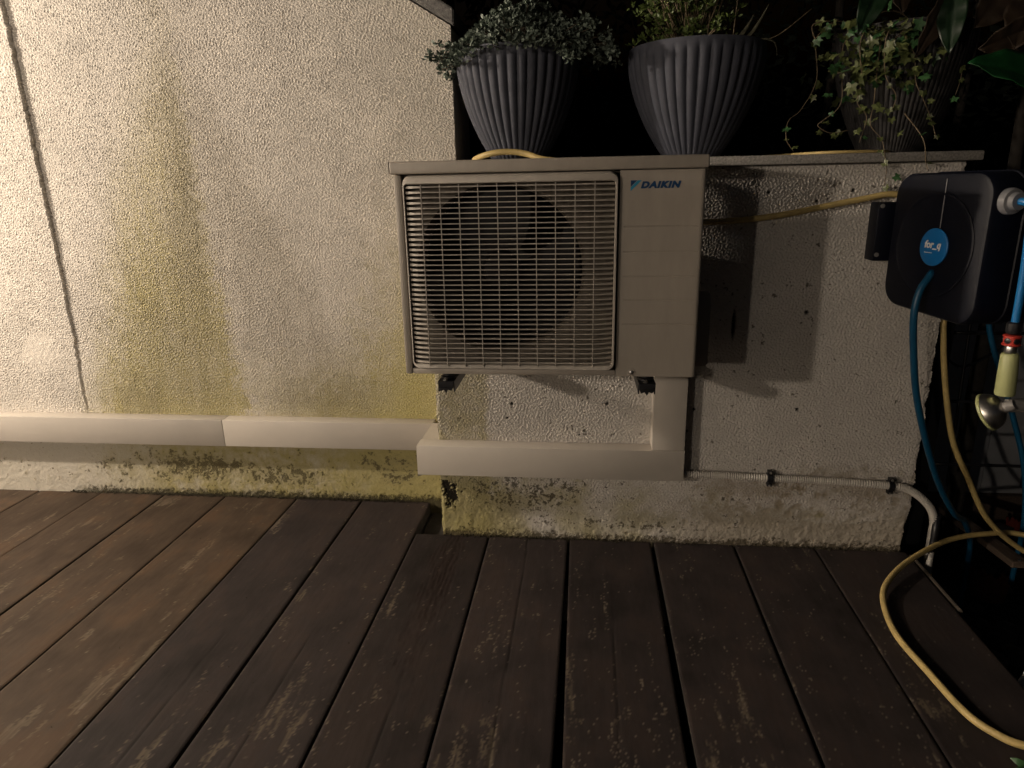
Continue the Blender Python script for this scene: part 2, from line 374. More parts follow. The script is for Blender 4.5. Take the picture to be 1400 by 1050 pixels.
# --- deck
deck = thing('deck', (0, 0, 0), None, None); deck['kind'] = 'structure'
gaps = [(-2.43, .003, .003), (-2.15, .004, .005), (-1.872, .003, .003), (-1.59, .0008, .0007), (-1.315, .004, .006), (-1.052, .003, .0028), (-.750, .003, .003), (-.4817, .0045, .005), (-.2035, .003, .004), (.062, .003, .0035), (.3425, .004, .0115), (.628, .0065, .0110), (.9012, .0035, .0045), (1.1641, .0018, .002), (1.452, 0, 0)]
BROWN, GREYV = np.array((.064, .0455, .0320)), np.array((.0335, .0270, .0260))
def deck_board(k):
    (xa, wa0, wa1), (xb, wb0, wb1) = gaps[k], gaps[k+1]
    yb = TY-.004 if xb < -.15 else -.006
    if k == len(gaps)-2: yb = -.012
    ya = -1.30
    m = max(30, int((xb-xa)/.0042)); n = int((yb-ya)/.0055)
    u = np.linspace(0, 1, m); y = np.linspace(ya, yb, n); U, Y = np.meshgrid(u, y)
    d = np.clip(-Y, -.3, 1.6)/1.0; d = np.clip(d, 0, 1.3)
    x0 = xa+wa0+(wa1-wa0)*d; x1 = xb-wb0-(wb1-wb0)*d
    Xb = x0+(x1-x0)*U
    cx, cy = (xb-xa)/m, (yb-ya)/n
    grain = fnoise(n, m, 3.0, .5, (14, 1)); gr2 = fbm(n, m, 22, 1.6, (7, 1)); bl = fbm(n, m, 60, 2.0); md = fbm(n, m, 12, 1.5, (2.2, 1)); fi = fnoise(n, m, 2.6, .4)
    edg = np.minimum(Xb-x0, x1-Xb)
    hh = .00006*grain+.00010*gr2-.0022*np.exp(-(edg/.0025)**2)-.0012*np.exp(-((Y-yb)/.003)**2)
    tone = sstep(-.90, -.60, Xb.mean())
    base = BROWN*(1-tone)+GREYV*tone
    base = base*(.88+.26*rng.random())
    Cb = np.ones((n, m, 3))*base
    Cb *= (1+.12*bl+.035*gr2)[..., None]
    Cb = mixc(Cb, base*np.array((1.22, 1.0, .80)), .45*sstep(0, 1.5, bl+.4*md)*(1-.3*tone))
    Cb = mixc(Cb, base*.5, .25*sstep(1.3, 2.6, gr2))
    # worn paint: patches of bare wood, elongated along the boards
    wear = np.zeros_like(Xb)
    for (cx_, cy_, rx, ry, s) in WEAR:
        wear = np.maximum(wear, s*ell(Xb, Y, cx_, cy_, rx, ry, .9))
    bare = sstep(.90, 1.10, wear*1.30+.34*gr2+.26*md+.20*fi)
    edge_w = sstep(1.9, 2.6, np.exp(-(edg/.010)**2)*1.6+.5*md+.35*fi)*sstep(.05, .5, -Y)
    bare = np.maximum(bare, .7*edge_w)
    dens = np.interp(Xb, [-2, -.6, -.2, .1, .9, 1.3], [3.5, 3.3, 2.9, 2.42, 2.36, 2.7])+np.interp(-Y, [0, .4, .9], [.35, .2, 0.0])
    spk = sstep(dens, dens+.6, .75*md+.95*fi+.4*gr2)
    Cb = mixc(Cb, (.150, .120, .085), .60*bare*np.clip(.72+.3*grain, .25, 1))
    Cb = mixc(Cb, (.17, .145, .115), .7*spk)
    hh -= .0006*bare
    if k in CRACK:
        for (u0, y0, y1) in CRACK[k]:
            xc = x0+(x1-x0)*(u0+.008*np.sin(Y*5+u0*20)+.003*np.sin(Y*37))
            mk = np.exp(-((Xb-xc)/.0018)**2)*sstep(y0, y0+.1, Y)*(1-sstep(y1-.1, y1, Y))
            hh -= .0015*mk; Cb = mixc(Cb, (.006, .005, .004), .75*mk)
    if k == 8:   # darker, furrowed heartwood on the first board before the low wall
        fur = ell(Xb, Y, -.06, -.25, .05, .45, .8, .25*md)
        hh -= .0016*fur*np.maximum(0, np.sin(Xb*420+2.2*gr2)); Cb = mixc(Cb, base*np.array((.75, .6, .55)), .7*fur)
    me = grid_mesh('deck_board', Xb, Y, hh, np.clip(Cb, .004, .5))
    o = mesh_obj('deck_board', me, M_deck, deck)
    # timber under the top face
    bm = bmesh.new()
    p = [(xa+wa0, yb), (xb-wb0, yb), (xb-wb0-(wb1-wb0)*1.3, ya), (xa+wa0+(wa1-wa0)*1.3, ya)]
    t_ = [bm.verts.new((a, b, -.0035)) for a, b in p]; b_ = [bm.verts.new((a, b, -.045)) for a, b in p]
    for q in range(4): bm.faces.new((t_[q], t_[(q+1) % 4], b_[(q+1) % 4], b_[q]))
    bm.faces.new(b_); bm.faces.new(t_); bmesh.ops.recalc_face_normals(bm, faces=bm.faces)
    from_bm('board_edge', bm, M_dark_under if tone > .5 else M_dark_under, o)
    # the rest of the board, behind the camera
    x0n, x1n = xa+wa0+(wa1-wa0)*1.3, xb-wb0-(wb1-wb0)*1.3
    V = [(x0n, -7.5, -.001), (x1n, -7.5, -.001), (x1n, ya-.0005, -.001), (x0n, ya-.0005, -.001)]
    V += [(a, b, -.045) for a, b, _ in V]
    me = bpy.data.meshes.new('board_tail'); me.from_pydata(V, [], [(0, 1, 2, 3), (4, 7, 6, 5), (0, 4, 5, 1), (1, 5, 6, 2), (3, 2, 6, 7), (0, 3, 7, 4)]); me.update()
    a = me.attributes.new('col', 'FLOAT_COLOR', 'POINT'); a.data.foreach_set('color', np.tile(np.append(base, 1), 8).astype(np.float32))
    mesh_obj('board_tail', me, M_deck, o)
WEAR = [(-.335, -.87, .055, .15, 1), (-.39, -.98, .05, .12, .9), (-.262, -.89, .022, .10, .85), (-.30, -.78, .02, .06, .8), (-.765, -.74, .02, .14, .95), (-.82, -.82, .05, .12, .7), (-.90, -.95, .08, .10, .6),
        (.03, -.88, .03, .05, .7), (.16, -.95, .13, .10, .66), (.17, -.86, .03, .03, .7), (.36, -.75, .02, .2, .5), (.50, -.80, .02, .06, .6), (.68, -.95, .05, .14, .62), (.82, -.93, .04, .06, .6), (.75, -.80, .1, .12, .4),
        (.41, -.22, .045, .12, .45), (-1.25, .18, .2, .05, .55), (-1.1, .17, .12, .05, .6), (-1.45, .15, .1, .05, .5), (-.9, .14, .1, .06, .45), (1.03, -.72, .03, .04, .6), (1.20, -.74, .05, .05, .6), (1.14, -.55, .02, .1, .5), (.93, -.35, .02, .06, .5),
        (-.56, -1.02, .02, .12, .8), (-.62, -1.0, .012, .1, .75), (-1.18, -.25, .06, .02, .5), (-1.45, -.02, .03, .05, .6)]
CRACK = {6: [(.55, -1.3, -.55)], 7: [(.45, -1.3, -.55)], 8: [(.55, -1.3, -.7)], 9: [(.5, -1.3, .1)], 10: [(.47, -1.3, -.35)]}
for k in range(len(gaps)-1): deck_board(k)
for yj in (-.05, -.65, -1.25, -1.9, -2.5): box('joist', M_dark_under, deck, -2.7, 1.40, yj-.03, yj+.03, -.14, -.046)
box('ledger', M_dark_under, deck, -.197, XL-.004, .03, .24, -.075, -.045)
s = box('edge_strip', M_strip, None, 1.456, 1.472, -.33, -.02, -.04, -.004, .003)
tag(s, 'pale splintered timber strip along the right end of the deck', 'timber strip')

# ================================================================== OBJECTS
# --- line-set duct
du = thing('cable_duct', (.2, 0, .25), 'ivory plastic cable duct running along both walls and up behind the air conditioner', 'cable duct')
box('duct_cover', M_duct, du, -2.9, -.9905, .190, TY+.003, .238, .345, .0018)
box('duct_cover', M_duct, du, -.9895, -.168, .1905, TY+.003, .2385, .3445, .0018)
bm = bmesh.new()
# corner piece: returns along the low wall's end, mitred
vs = [(-.1665, .186), (-.100, .186), (-.100, -.001), (-.1665, -.059)]
t_ = [bm.verts.new((a, b, .3505)) for a, b in vs]; b_ = [bm.verts.new((a, b, .2465)) for a, b in vs]
for q in range(4): bm.faces.new((t_[q], t_[(q+1) % 4], b_[(q+1) % 4], b_[q]))
bm.faces.new(t_); bm.faces.new(b_); bmesh.ops.recalc_face_normals(bm, faces=bm.faces)
from_bm('duct_corner', bm, M_duct, du)
box('duct_cover', M_duct, du, -.1655, .713, -.0605, .003, .2525, .3575, .0018)
box('duct_cover', M_duct, du, .609, .7115, -.060, .003, .3585, .98, .0018)
# --- corrugated conduit with two clamps
path = catmull([(.70, -.02, .262), (.80, -.02, .262), (.87, -.02, .261), (.991, -.022, .256), (1.1, -.02, .2535), (1.214, -.02, .249), (1.37, -.022, .240), (1.43, -.022, .226), (1.49, -.02, .178), (1.527, .0, .115), (1.545, .03, .03), (1.55, .035, -.15)], .00125)
V, F = tube_data(path, lambda i: .0110+.0021*math.cos(i*.00125/.0072*2*math.pi), 14)
tag(pydata('conduit', V, F, M_conduit, None, True), 'white corrugated conduit clipped along the foot of the low wall', 'conduit')
for i, (cx, cz, lab) in enumerate(((.993, .256, 'black pipe clamp on the conduit, nearer the ivory duct'), (1.368, .240, 'black pipe clamp on the conduit, nearer the end of the low wall'))):
    c = thing('pipe_clamp', (cx, 0, cz), lab, 'pipe clamp', 'clamps holding the white conduit')
    bm = bmesh.new()
    lathe_bm(bm, [(.0130, -.008), (.0168, -.008), (.0168, .008), (.0130, .008)], 20, axis_matrix((cx, -.022, cz), (1, 0, -.05)))
    bx(bm, cx-.008, cx+.008, -.030, -.012, cz+.016, cz+.027, .002); bx(bm, cx-.008, cx+.008, -.030, -.012, cz-.027, cz-.016, .002); bx(bm, cx-.007, cx+.007, -.012, .0, cz-.010, cz+.010)
    bmesh.ops.recalc_face_normals(bm, faces=bm.faces); from_bm('clamp_ring', bm, M_black, c)
    for s in (-1, 1): lathe('screw', [(.004, 0), (.0045, .002), (.003, .005)], M_steel, c, (cx, -.030, cz+s*.022), (0, -1, 0), 12)

# --- outdoor unit
X0, Z0, AW, AH, YF = -.0901, .6985, .765, .548, -.400
YB = -.138
X1, Z1 = X0+AW, Z0+AH
ac = thing('air_conditioner', (X0+AW/2, (YF+YB)/2, Z0), 'ivory wall-mounted air conditioner outdoor unit with a wide fan grille', 'air conditioner')
GX0, GX1, GZ0, GZ1 = X0+.022, .466, .7185, 1.2115
FC, FR = (.171, .974), .2175
# casing: sides, bottom, back, with the front pieces separate
bm = bmesh.new()
bx(bm, X0+.003, X0+.0045, YF+.012, YB, Z0+.002, Z1-.03); bx(bm, X1-.0045, X1-.003, YF+.012, YB, Z0+.002, Z1-.03)
bx(bm, X0+.005, X1-.005, YF+.014, YB, Z0+.0025, Z0+.004); bx(bm, X0+.005, X1-.005, YB-.002, YB, Z0+.005, Z1-.03)
from_bm('casing', bm, M_ac, ac)
# front panel with a round opening
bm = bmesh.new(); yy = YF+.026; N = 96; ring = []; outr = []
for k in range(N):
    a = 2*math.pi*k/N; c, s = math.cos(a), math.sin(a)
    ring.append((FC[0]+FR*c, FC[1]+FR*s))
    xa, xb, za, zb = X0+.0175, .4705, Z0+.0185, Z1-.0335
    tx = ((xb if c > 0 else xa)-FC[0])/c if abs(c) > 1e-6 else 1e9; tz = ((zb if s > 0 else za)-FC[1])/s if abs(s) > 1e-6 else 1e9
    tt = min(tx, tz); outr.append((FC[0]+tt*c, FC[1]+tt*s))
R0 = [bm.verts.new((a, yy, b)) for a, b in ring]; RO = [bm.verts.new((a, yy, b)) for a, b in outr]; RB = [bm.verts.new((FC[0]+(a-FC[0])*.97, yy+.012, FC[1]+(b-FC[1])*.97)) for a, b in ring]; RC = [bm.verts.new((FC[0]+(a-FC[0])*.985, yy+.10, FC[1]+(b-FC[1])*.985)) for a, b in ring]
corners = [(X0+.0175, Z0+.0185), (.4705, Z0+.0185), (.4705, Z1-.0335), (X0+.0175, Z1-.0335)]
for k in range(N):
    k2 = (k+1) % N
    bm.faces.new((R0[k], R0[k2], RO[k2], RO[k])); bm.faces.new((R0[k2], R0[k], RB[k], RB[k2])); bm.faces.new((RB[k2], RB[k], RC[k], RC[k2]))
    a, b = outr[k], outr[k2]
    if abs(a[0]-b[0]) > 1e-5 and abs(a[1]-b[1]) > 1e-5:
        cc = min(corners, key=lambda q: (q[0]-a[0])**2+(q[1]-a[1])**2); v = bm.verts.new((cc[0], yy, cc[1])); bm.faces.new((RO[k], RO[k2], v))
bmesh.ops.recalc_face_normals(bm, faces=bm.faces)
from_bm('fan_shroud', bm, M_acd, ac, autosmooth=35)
# surround of the grille (left, top, bottom) and right-hand service panel
box('left_stile', M_ac, ac, X0+.0005, X0+.0195, YF+.001, YF+.012, Z0+.0025, Z1-.0325, .004)
box('bottom_rail', M_ac, ac, X0+.020, .4700, YF+.0015, YF+.012, Z0+.003, Z0+.0180, .0025)
zz = [Z0+.002]
for gz in (.839, .901, .960, 1.021, 1.082): zz += [gz-.0016, gz-.0006, gz+.0006, gz+.0016]
zz.append(Z1-.0325)
bm = bmesh.new()
def prow(xa, deep):
    r = []
    for i, q in enumerate(zz):
        d = .0016 if (deep and 0 < i < len(zz)-1 and (i-1) % 4 in (1, 2)) else 0
        r.append(bm.verts.new((xa, YF+d, q)))
    return r
px_ = [(.4712, 0, .008), (.4715, 0, 0), (.4830, 0, 0), (.4845, 1, 0), (.660, 1, 0), (.6615, 0, 0), (X1-.0085, 0, 0), (X1-.0050, 0, .0010), (X1-.0022, 0, .0035), (X1-.0008, 0, .008), (X1-.0005, 0, .014)]
rows = []
for (xa, dp, back) in px_:
    r = prow(xa, dp)
    for v in r: v.co.y += back
    rows.append(r)
for i in range(len(rows)-1):
    for k in range(len(zz)-1): bm.faces.new((rows[i][k], rows[i+1][k], rows[i+1][k+1], rows[i][k+1]))
bmesh.ops.recalc_face_normals(bm, faces=bm.faces)
bot = [bm.verts.new((r[0].co.x, YF+.02, r[0].co.z)) for r in rows]
for i in range(len(rows)-1): bm.faces.new((rows[i+1][0], rows[i][0], bot[i], bot[i+1]))
from_bm('service_panel', bm, M_ac, ac, autosmooth=30)
# lid
bm = bmesh.new(); bx(bm, X0-.0075, X1+.0045, YF-.0045, YB+.004, Z1-.0305, Z1, .0045, 3); from_bm('lid', bm, M_ac, ac, autosmooth=35)
lip = box('lid_end', M_ac, ac, X0-.0105, X0-.0078, YF-.003, YB, Z1-.0285, Z1-.001, .001)
# grille frame: rounded ring standing proud of the panel
def rrect(x0, x1, z0, z1, r, n=8):
    P = []
    for (cx, cz, a0) in ((x1-r, z1-r, 0), (x0+r, z1-r, 90), (x0+r, z0+r, 180), (x1-r, z0+r, 270)):
        for k in range(n+1):
            a = math.radians(a0+90*k/n); P.append((cx+r*math.cos(a), cz+r*math.sin(a)))
    return P
bm = bmesh.new(); yF = YF-.0155
loops = []
def frame_loop(k, yv, edge):
    # k = 0 outer edge ... 1 inner edge; the left side rolls back to the panel, the right side stays proud
    P = rrect(GX0+.0045*k-.0005, GX1-.0060*k+.0005, GZ0+.0125*k-.0005, GZ1-.0205*k+.0005, .020-.012*k)
    out = []
    for a, b in P:
        t = min(1, max(0, (a-GX0)/.060)); roll = (1-t)**2*.0150; t2 = min(1, max(0, (GX1-a)/.030)); roll += (1-t2)**2*.0035
        out.append(bm.verts.new((a, min(yv+(roll if not edge else 0), YF+.0245), b)))
    return out
for (k, yv, edge) in ((-.1, YF+.0095, 1), (0, YF-.0050, 0), (.08, YF-.0110, 0), (.22, yF, 0), (.90, yF+.0008, 0), (1, yF+.0030, 0), (1, YF+.0240, 1)):
    loops.append(frame_loop(k, yv, edge))
for i in range(len(loops)-1):
    n = len(loops[i])
    for k in range(n): bm.faces.new((loops[i][k], loops[i][(k+1) % n], loops[i+1][(k+1) % n], loops[i+1][k]))
bmesh.ops.recalc_face_normals(bm, faces=bm.faces)
gf = from_bm('grille_frame', bm, M_grille, ac, autosmooth=40)
# bars: 37 slats that bend back at both ends, 11 uprights, each its own piece
iz0, iz1 = GZ0+.0190, GZ1-.0270; nb = 36
prof = []
xs = [GX0+.0035, GX0+.008, GX0+.016, GX0+.028, GX0+.045, GX0+.064, GX1-.064, GX1-.045, GX1-.030, GX1-.018, GX1-.010, GX1-.0050]
bs = [.0030, .0031, .0030, .0026, .0020, .0012, .0012, .0015, .0021, .0026, .0028, .0028]
ys = [.008, .004, -.001, -.0065, -.0110, -.0130, -.0130, -.0110, -.0065, -.001, .004, .008]
V = []; F = []; b = .0012
for xk, yk, b in zip(xs, ys, bs):
    yk += YF
    V += [(xk, yk, -b), (xk, yk, b), (xk, yk+.013, b*.75), (xk, yk+.013, -b*.75)]
for i in range(len(xs)-1):
    o = i*4
    for k in range(4): F.append((o+k, o+(k+1) % 4, o+4+(k+1) % 4, o+4+k))
F += [(3, 2, 1, 0), tuple(len(V)-4+k for k in range(4))]
sl = bpy.data.meshes.new('grille_slat'); sl.from_pydata(V, [], F); sl.update(); sl.materials.append(M_grille)
bmm = bmesh.new(); bmm.from_mesh(sl); bmesh.ops.recalc_face_normals(bmm, faces=bmm.faces); bmm.to_mesh(sl); bmm.free()
for k in range(nb):
    o = bpy.data.objects.new('grille_slat', sl); o.location = (0, 0, iz0+(iz1-iz0)*k/(nb-1)); link(o, gf)
nv = 10
bmv = bmesh.new(); bx(bmv, -.0010, .0010, YF-.0139, YF-.0095, GZ0+.0075, GZ1-.021); up_ = bpy.data.meshes.new('grille_upright'); bmv.to_mesh(up_); bmv.free(); up_.materials.append(M_grille)
for k in range(nv):
    o = bpy.data.objects.new('grille_upright', up_); o.location = (GX0+(GX1-GX0)*(.093+.0893*k), 0, 0)
    link(o, gf)
# fan and coil in the dark behind
fan = lathe('fan_hub', [(.045, -.015), (.050, .0), (.050, .03), (.044, .042), (.02, .047)], M_fan, ac, (FC[0], YF+.085, FC[1]), (0, -1, 0), 28)
for q in range(3):
    V = []; F = []; na, nr = 14, 8
    for i in range(nr+1):
        for k in range(na+1):
            r = .048+.155*i/nr; u = k/na; a = math.radians(90+120*q)+(u-.5)*math.radians(95-10*i/nr)+.35*i/nr
            V.append((FC[0]+r*math.cos(a), YF+.075+(u-.5)*.055, FC[1]+r*math.sin(a)))
    for i in range(nr):
        for k in range(na): o = i*(na+1)+k; F.append((o, o+1, o+na+2, o+na+1))
    pydata('fan_blade', V, F, M_fan, ac, True)
box('coil', M_coil, ac, X0+.02, .47, YB-.030, YB-.006, Z0+.02, Z1-.04)
box('inner_baffle', M_coil, ac, .458, .4595, YF+.016, YB-.035, Z0+.02, Z1-.04)
# screw at the bottom, bottom-rail notch
lathe('screw', [(.0105, 0), (.0105, .0008), (.0095, .0014)], M_ac, ac, (.512, YF-.0002, .7115), (0, -1, 0), 24)
lathe('screw', [(.0052, 0), (.0050, .002), (.0036, .003)], M_steel, ac, (.512, YF-.0015, .7115), (0, -1, 0), 16)
# valve cover on the right flank
bm = bmesh.new(); pr = [(-.30, .700), (-.165, .700), (-.165, .86), (-.19, .905), (-.275, .905), (-.30, .87)]
a_ = [bm.verts.new((X1-.004, y, z)) for y, z in pr]; b_ = [bm.verts.new((X1+.048, y*.96-.009, z*.97+.024)) for y, z in pr]
for k in range(6): bm.faces.new((a_[k], a_[(k+1) % 6], b_[(k+1) % 6], b_[k]))
bm.faces.new(b_); bm.faces.new(a_); bmesh.ops.recalc_face_normals(bm, faces=bm.faces); bmesh.ops.bevel(bm, geom=list(bm.edges), offset=.004, segments=2, affect='EDGES')
from_bm('valve_cover', bm, M_ac, ac, autosmooth=40)
# logo
def text_mesh(txt, size, shear=0, bold=0, space=1.0):
    c = bpy.data.curves.new('t', 'FONT'); c.body = txt; c.size = size; c.shear = shear; c.offset = bold; c.extrude = .0002; c.space_character = space; c.resolution_u = 4
    o = bpy.data.objects.new('t', c); COL.objects.link(o)
    dg = bpy.context.evaluated_depsgraph_get(); me = bpy.data.meshes.new_from_object(o.evaluated_get(dg)); bpy.data.objects.remove(o); return me
def fit_text(me, w_, h_):
    v = np.array([q.co[:] for q in me.vertices]); lo, hi = v[:, :2].min(0), v[:, :2].max(0)
    for q in me.vertices:
        q.co.x = (q.co.x-lo[0])/(hi[0]-lo[0])*w_; q.co.y = (q.co.y-lo[1])/(hi[1]-lo[1])*h_
    return me
me = fit_text(text_mesh('DAIKIN', .02, .24, .0013, 1.16), .0955, .0165)
for q in me.vertices: q.co = Vector((.5205+q.co.x, YF-.0006-q.co.z, 1.1715+q.co.y))
mesh_obj('logo_lettering', me, M_navy, ac)
yl = YF-.0006
lm = pydata('logo_mark', [(.4965, yl, 1.1905), (.5115, yl, 1.1905), (.4965, yl, 1.1760)], [(0, 2, 1)], M_navy, ac)
pydata('logo_mark', [(.5130, yl, 1.1905), (.5225, yl, 1.1905), (.4965, yl, 1.1655), (.4965, yl, 1.1745)], [(0, 3, 2, 1)], M_cyan, ac)

# --- wall brackets
for (bxc, lab) in ((.021, 'black steel wall bracket under the left end of the air conditioner'), (.553, 'black steel wall bracket under the right end of the air conditioner')):
    b = thing('wall_bracket', (bxc, 0, Z0-.05), lab, 'bracket', 'brackets carrying the air conditioner')
    bm = bmesh.new()
    bx(bm, bxc-.022, bxc+.022, YF-.008, -.004, Z0-.0185, Z0-.0155); bx(bm, bxc-.0222, bxc-.0192, YF-.004, -.004, Z0-.045, Z0-.0187); bx(bm, bxc+.0192, bxc+.0222, YF-.004, -.004, Z0-.045, Z0-.0187)
    from_bm('arm', bm, M_black, b)
    bm = bmesh.new(); bx(bm, bxc-.022, bxc+.022, -.004, -.001, Z0-.07, Z0+.252); bx(bm, bxc-.0222, bxc-.0192, -.03, -.0042, Z0-.07, Z0+.252); bx(bm, bxc+.0192, bxc+.0222, -.03, -.0042, Z0-.07, Z0+.252)
    from_bm('upright', bm, M_black, b)
    for yy in (YF+.035, YB-.04):
        lathe('rubber_foot', [(.021, 0), (.021, .005), (.016, .008), (.016, .0145)], M_black, b, (bxc, yy, Z0-.0152), (0, 0, 1), 20)
    # drooping front lip with bolt and nut
    bm = bmesh.new(); bx(bm, bxc-.0205, bxc+.0205, YF-.0115, YF-.0085, Z0-.030, Z0-.0165, .001); from_bm('end_lip', bm, M_black, b)
    bm = bmesh.new(); vs = [bm.verts.new((bxc+a, YF-.010, Z0-.030-c)) for a, c in ((-.020, .001), (.020, .001), (.014, .011), (.005, .008), (0, .018), (-.006, .008), (-.015, .012))]
    bm.faces.new(vs); r = bmesh.ops.extrude_face_region(bm, geom=list(bm.faces)); bmesh.ops.translate(bm, vec=(0, .003, 0), verts=[v for v in r['geom'] if isinstance(v, bmesh.types.BMVert)]); bmesh.ops.recalc_face_normals(bm, faces=bm.faces)
    from_bm('rubber_end', bm, M_black, b)
    lathe('bolt', [(.006, 0), (.006, .004), (.003, .0042), (.003, .009)], M_steel, b, (bxc-.003, YF+.002, Z0-.0155), (0, -.6, 1), 6)

# --- planters and plants
def planter(name, cx, cy, zb, H, r0, r1, ribs, mt, lab, amp=.016, fade=None, rot=0):
    t = thing(name, (cx, cy, zb), lab, 'planter', 'ribbed planters on the coping')
    bm = bmesh.new(); P = []
    for i in range(31):
        u = i/30; r = r0+(r1-r0)*math.sin(u*math.pi*.5)**.92 if u < 1 else r1
        r = r0+(r1-r0)*(1-(1-u)**1.9)
        if u > .9: r = r1*(1-.012*((u-.9)/.1)**2)+0*(r1-r)
        P.append((r, u*H))
    seg = ribs*8
    def md(a, z):
        u = z/H; f = min(1, u/.04)*(1-max(0, (u-.88)/.08)) if u < .96 else 0
        v = abs(math.sin(a*ribs/2+rot)); return 1+amp*f*(v**.7-.6)
    lathe_bm(bm, P, seg, None, md)
    bmesh.ops.delete(bm, geom=[f for f in bm.faces if len(f.verts) > 4 and f.calc_center_median().z > H*.9], context='FACES')
    # rim and inside
    top = [v for v in bm.verts if abs(v.co.z-H) < 1e-6]
    es = [e for e in bm.edges if e.verts[0].co.z > H-1e-6 and e.verts[1].co.z > H-1e-6]
    r = bmesh.ops.extrude_edge_only(bm, edges=es); nv_ = [v for v in r['geom'] if isinstance(v, bmesh.types.BMVert)]
    for v in nv_: v.co.x *= .93; v.co.y *= .93; v.co.z += .002
    es2 = [e for e in r['geom'] if isinstance(e, bmesh.types.BMEdge)]
    r = bmesh.ops.extrude_edge_only(bm, edges=es2)
    for v in r['geom']:
        if isinstance(v, bmesh.types.BMVert): v.co.z -= .06; v.co.x *= .97; v.co.y *= .97
    bmesh.ops.recalc_face_normals(bm, faces=bm.faces)
    bmesh.ops.translate(bm, vec=(cx, cy, zb), verts=bm.verts)
    from_bm('pot', bm, mt, t, autosmooth=50)
    lathe('soil', [(r1*.90, 0), (r1*.88, .004), (.03, .02)], M_soil, t, (cx, cy, zb+H-.05), seg=24)
    return t
ZC = 1.2537
planter('planter', .172, .172, ZC, .325, .078, .190, 38, M_pot, 'grey ribbed planter with the grey-green mounded shrub, above the fan grille', .048)
planter('planter', .716, .172, ZC, .318, .080, .203, 38, M_pot, 'grey ribbed planter at the right corner of the air conditioner, holding a fine-leaved bush', .042, rot=.4)
planter('planter', 1.315, .185, ZC, .345, .085, .185, 70, M_pot3, 'dark finely ribbed planter draped in ivy, above the hose reel', .022)

def leaf_cloud(name, mat_, parent, centres, leaf, seed=1):
    """centres: list of (pos, dir, n, size, spread); leaf outline given as list of (u, v)"""
    r = random.Random(seed); V = []; F = []
    for (p, d, n, size, spr) in centres:
        d = Vector(d).normalized()
        for k in range(n):
            a = r.random()*2*math.pi; e = Vector((math.cos(a), math.sin(a), r.uniform(-.6, .9))).normalized()
            dv = (d*r.uniform(.1, 1)+e*spr).normalized(); q = Vector(p)+dv*r.uniform(0, size*.9)
            sd = dv.cross(Vector((r.uniform(-1, 1), r.uniform(-1, 1), r.uniform(-1, 1)))).normalized(); nn = dv.cross(sd); s = size*r.uniform(.65, 1.25); o = len(V)
            for (u, v, wv) in leaf: V.append(q+dv*u*s+sd*v*s+nn*wv*s)
            F.append(tuple(o+i for i in range(len(leaf))))
    ob = pydata(name, V, F, mat_, parent, True); ob['kind'] = 'stuff'; return ob
OBO = [(0, -.06, 0), (.45, -.30, .10), (.80, -.30, .12), (1, 0, .05), (.80, .30, .12), (.45, .30, .10), (0, .06, 0)]
LAN = [(0, 0, 0), (.35, -.20, .06), (.75, -.16, .05), (1, 0, 0), (.75, .16, .05), (.35, .20, .06)]
# grey-green mound in the first planter
sh = thing('shrub', (.172, .172, ZC+.28), 'grey-green mounded shrub with small rounded leaves spilling over its planter', 'shrub')
r = random.Random(3); cs = []; stems_v, stems_f = [], []
for k in range(700):
    a = r.random()*2*math.pi; q = math.sqrt(r.random()); xx = q*math.cos(a); yy = q*math.sin(a)
    z0 = .165*(1-q*q)*(.75+.35*math.sin(3*a+1)+.25*r.random())
    px = .185+.245*xx*(1+.05*r.random()); py = .165+.23*yy; pz = 1.568+z0*.66-.05*max(0, q-.72)*3.2*(1 if abs(xx) > .5 else .25)
    if px > .36: pz += .015
    d = (xx*.9, yy*.9, .7-.6*q)
    cs.append(((px, py, pz), d, 12, .0125, .8))
for k in range(46):   # trailing arm on the right, tuft at the left
    u = r.random(); cs.append(((.36+.11*u+r.gauss(0, .012), .10+r.gauss(0, .03), 1.635-.09*u*u+r.gauss(0, .020)), (.7, -.3, .3-.8*u), 11, .0125, .9))
for k in range(26):
    u = r.random(); cs.append(((-.075+.06*u+r.gauss(0, .01), .09+r.gauss(0, .03), 1.545+.05*u+r.gauss(0, .014)), (-.6, -.4, -.1), 11, .0125, .9))
for k in range(16): cs.append(((.225+r.gauss(0, .02), .12+r.gauss(0, .03), 1.69+r.gauss(0, .012)), (0, -.2, 1), 11, .013, .8))
leaf_cloud('foliage', M_shrub, sh, cs, OBO, 5)
for k in range(0, len(cs), 5):
    p = Vector(cs[k][0]); b0 = Vector((.172+(p.x-.172)*.25, .172+(p.y-.172)*.25, 1.535)); V, F = tube_data([b0, (b0+p)*.5+Vector((0, 0, .02)), p], .0018, 5); o = len(stems_v); stems_v += V; stems_f += [tuple(o+i for i in f) for f in F]
pydata('stems', stems_v, stems_f, M_twig, sh, True)
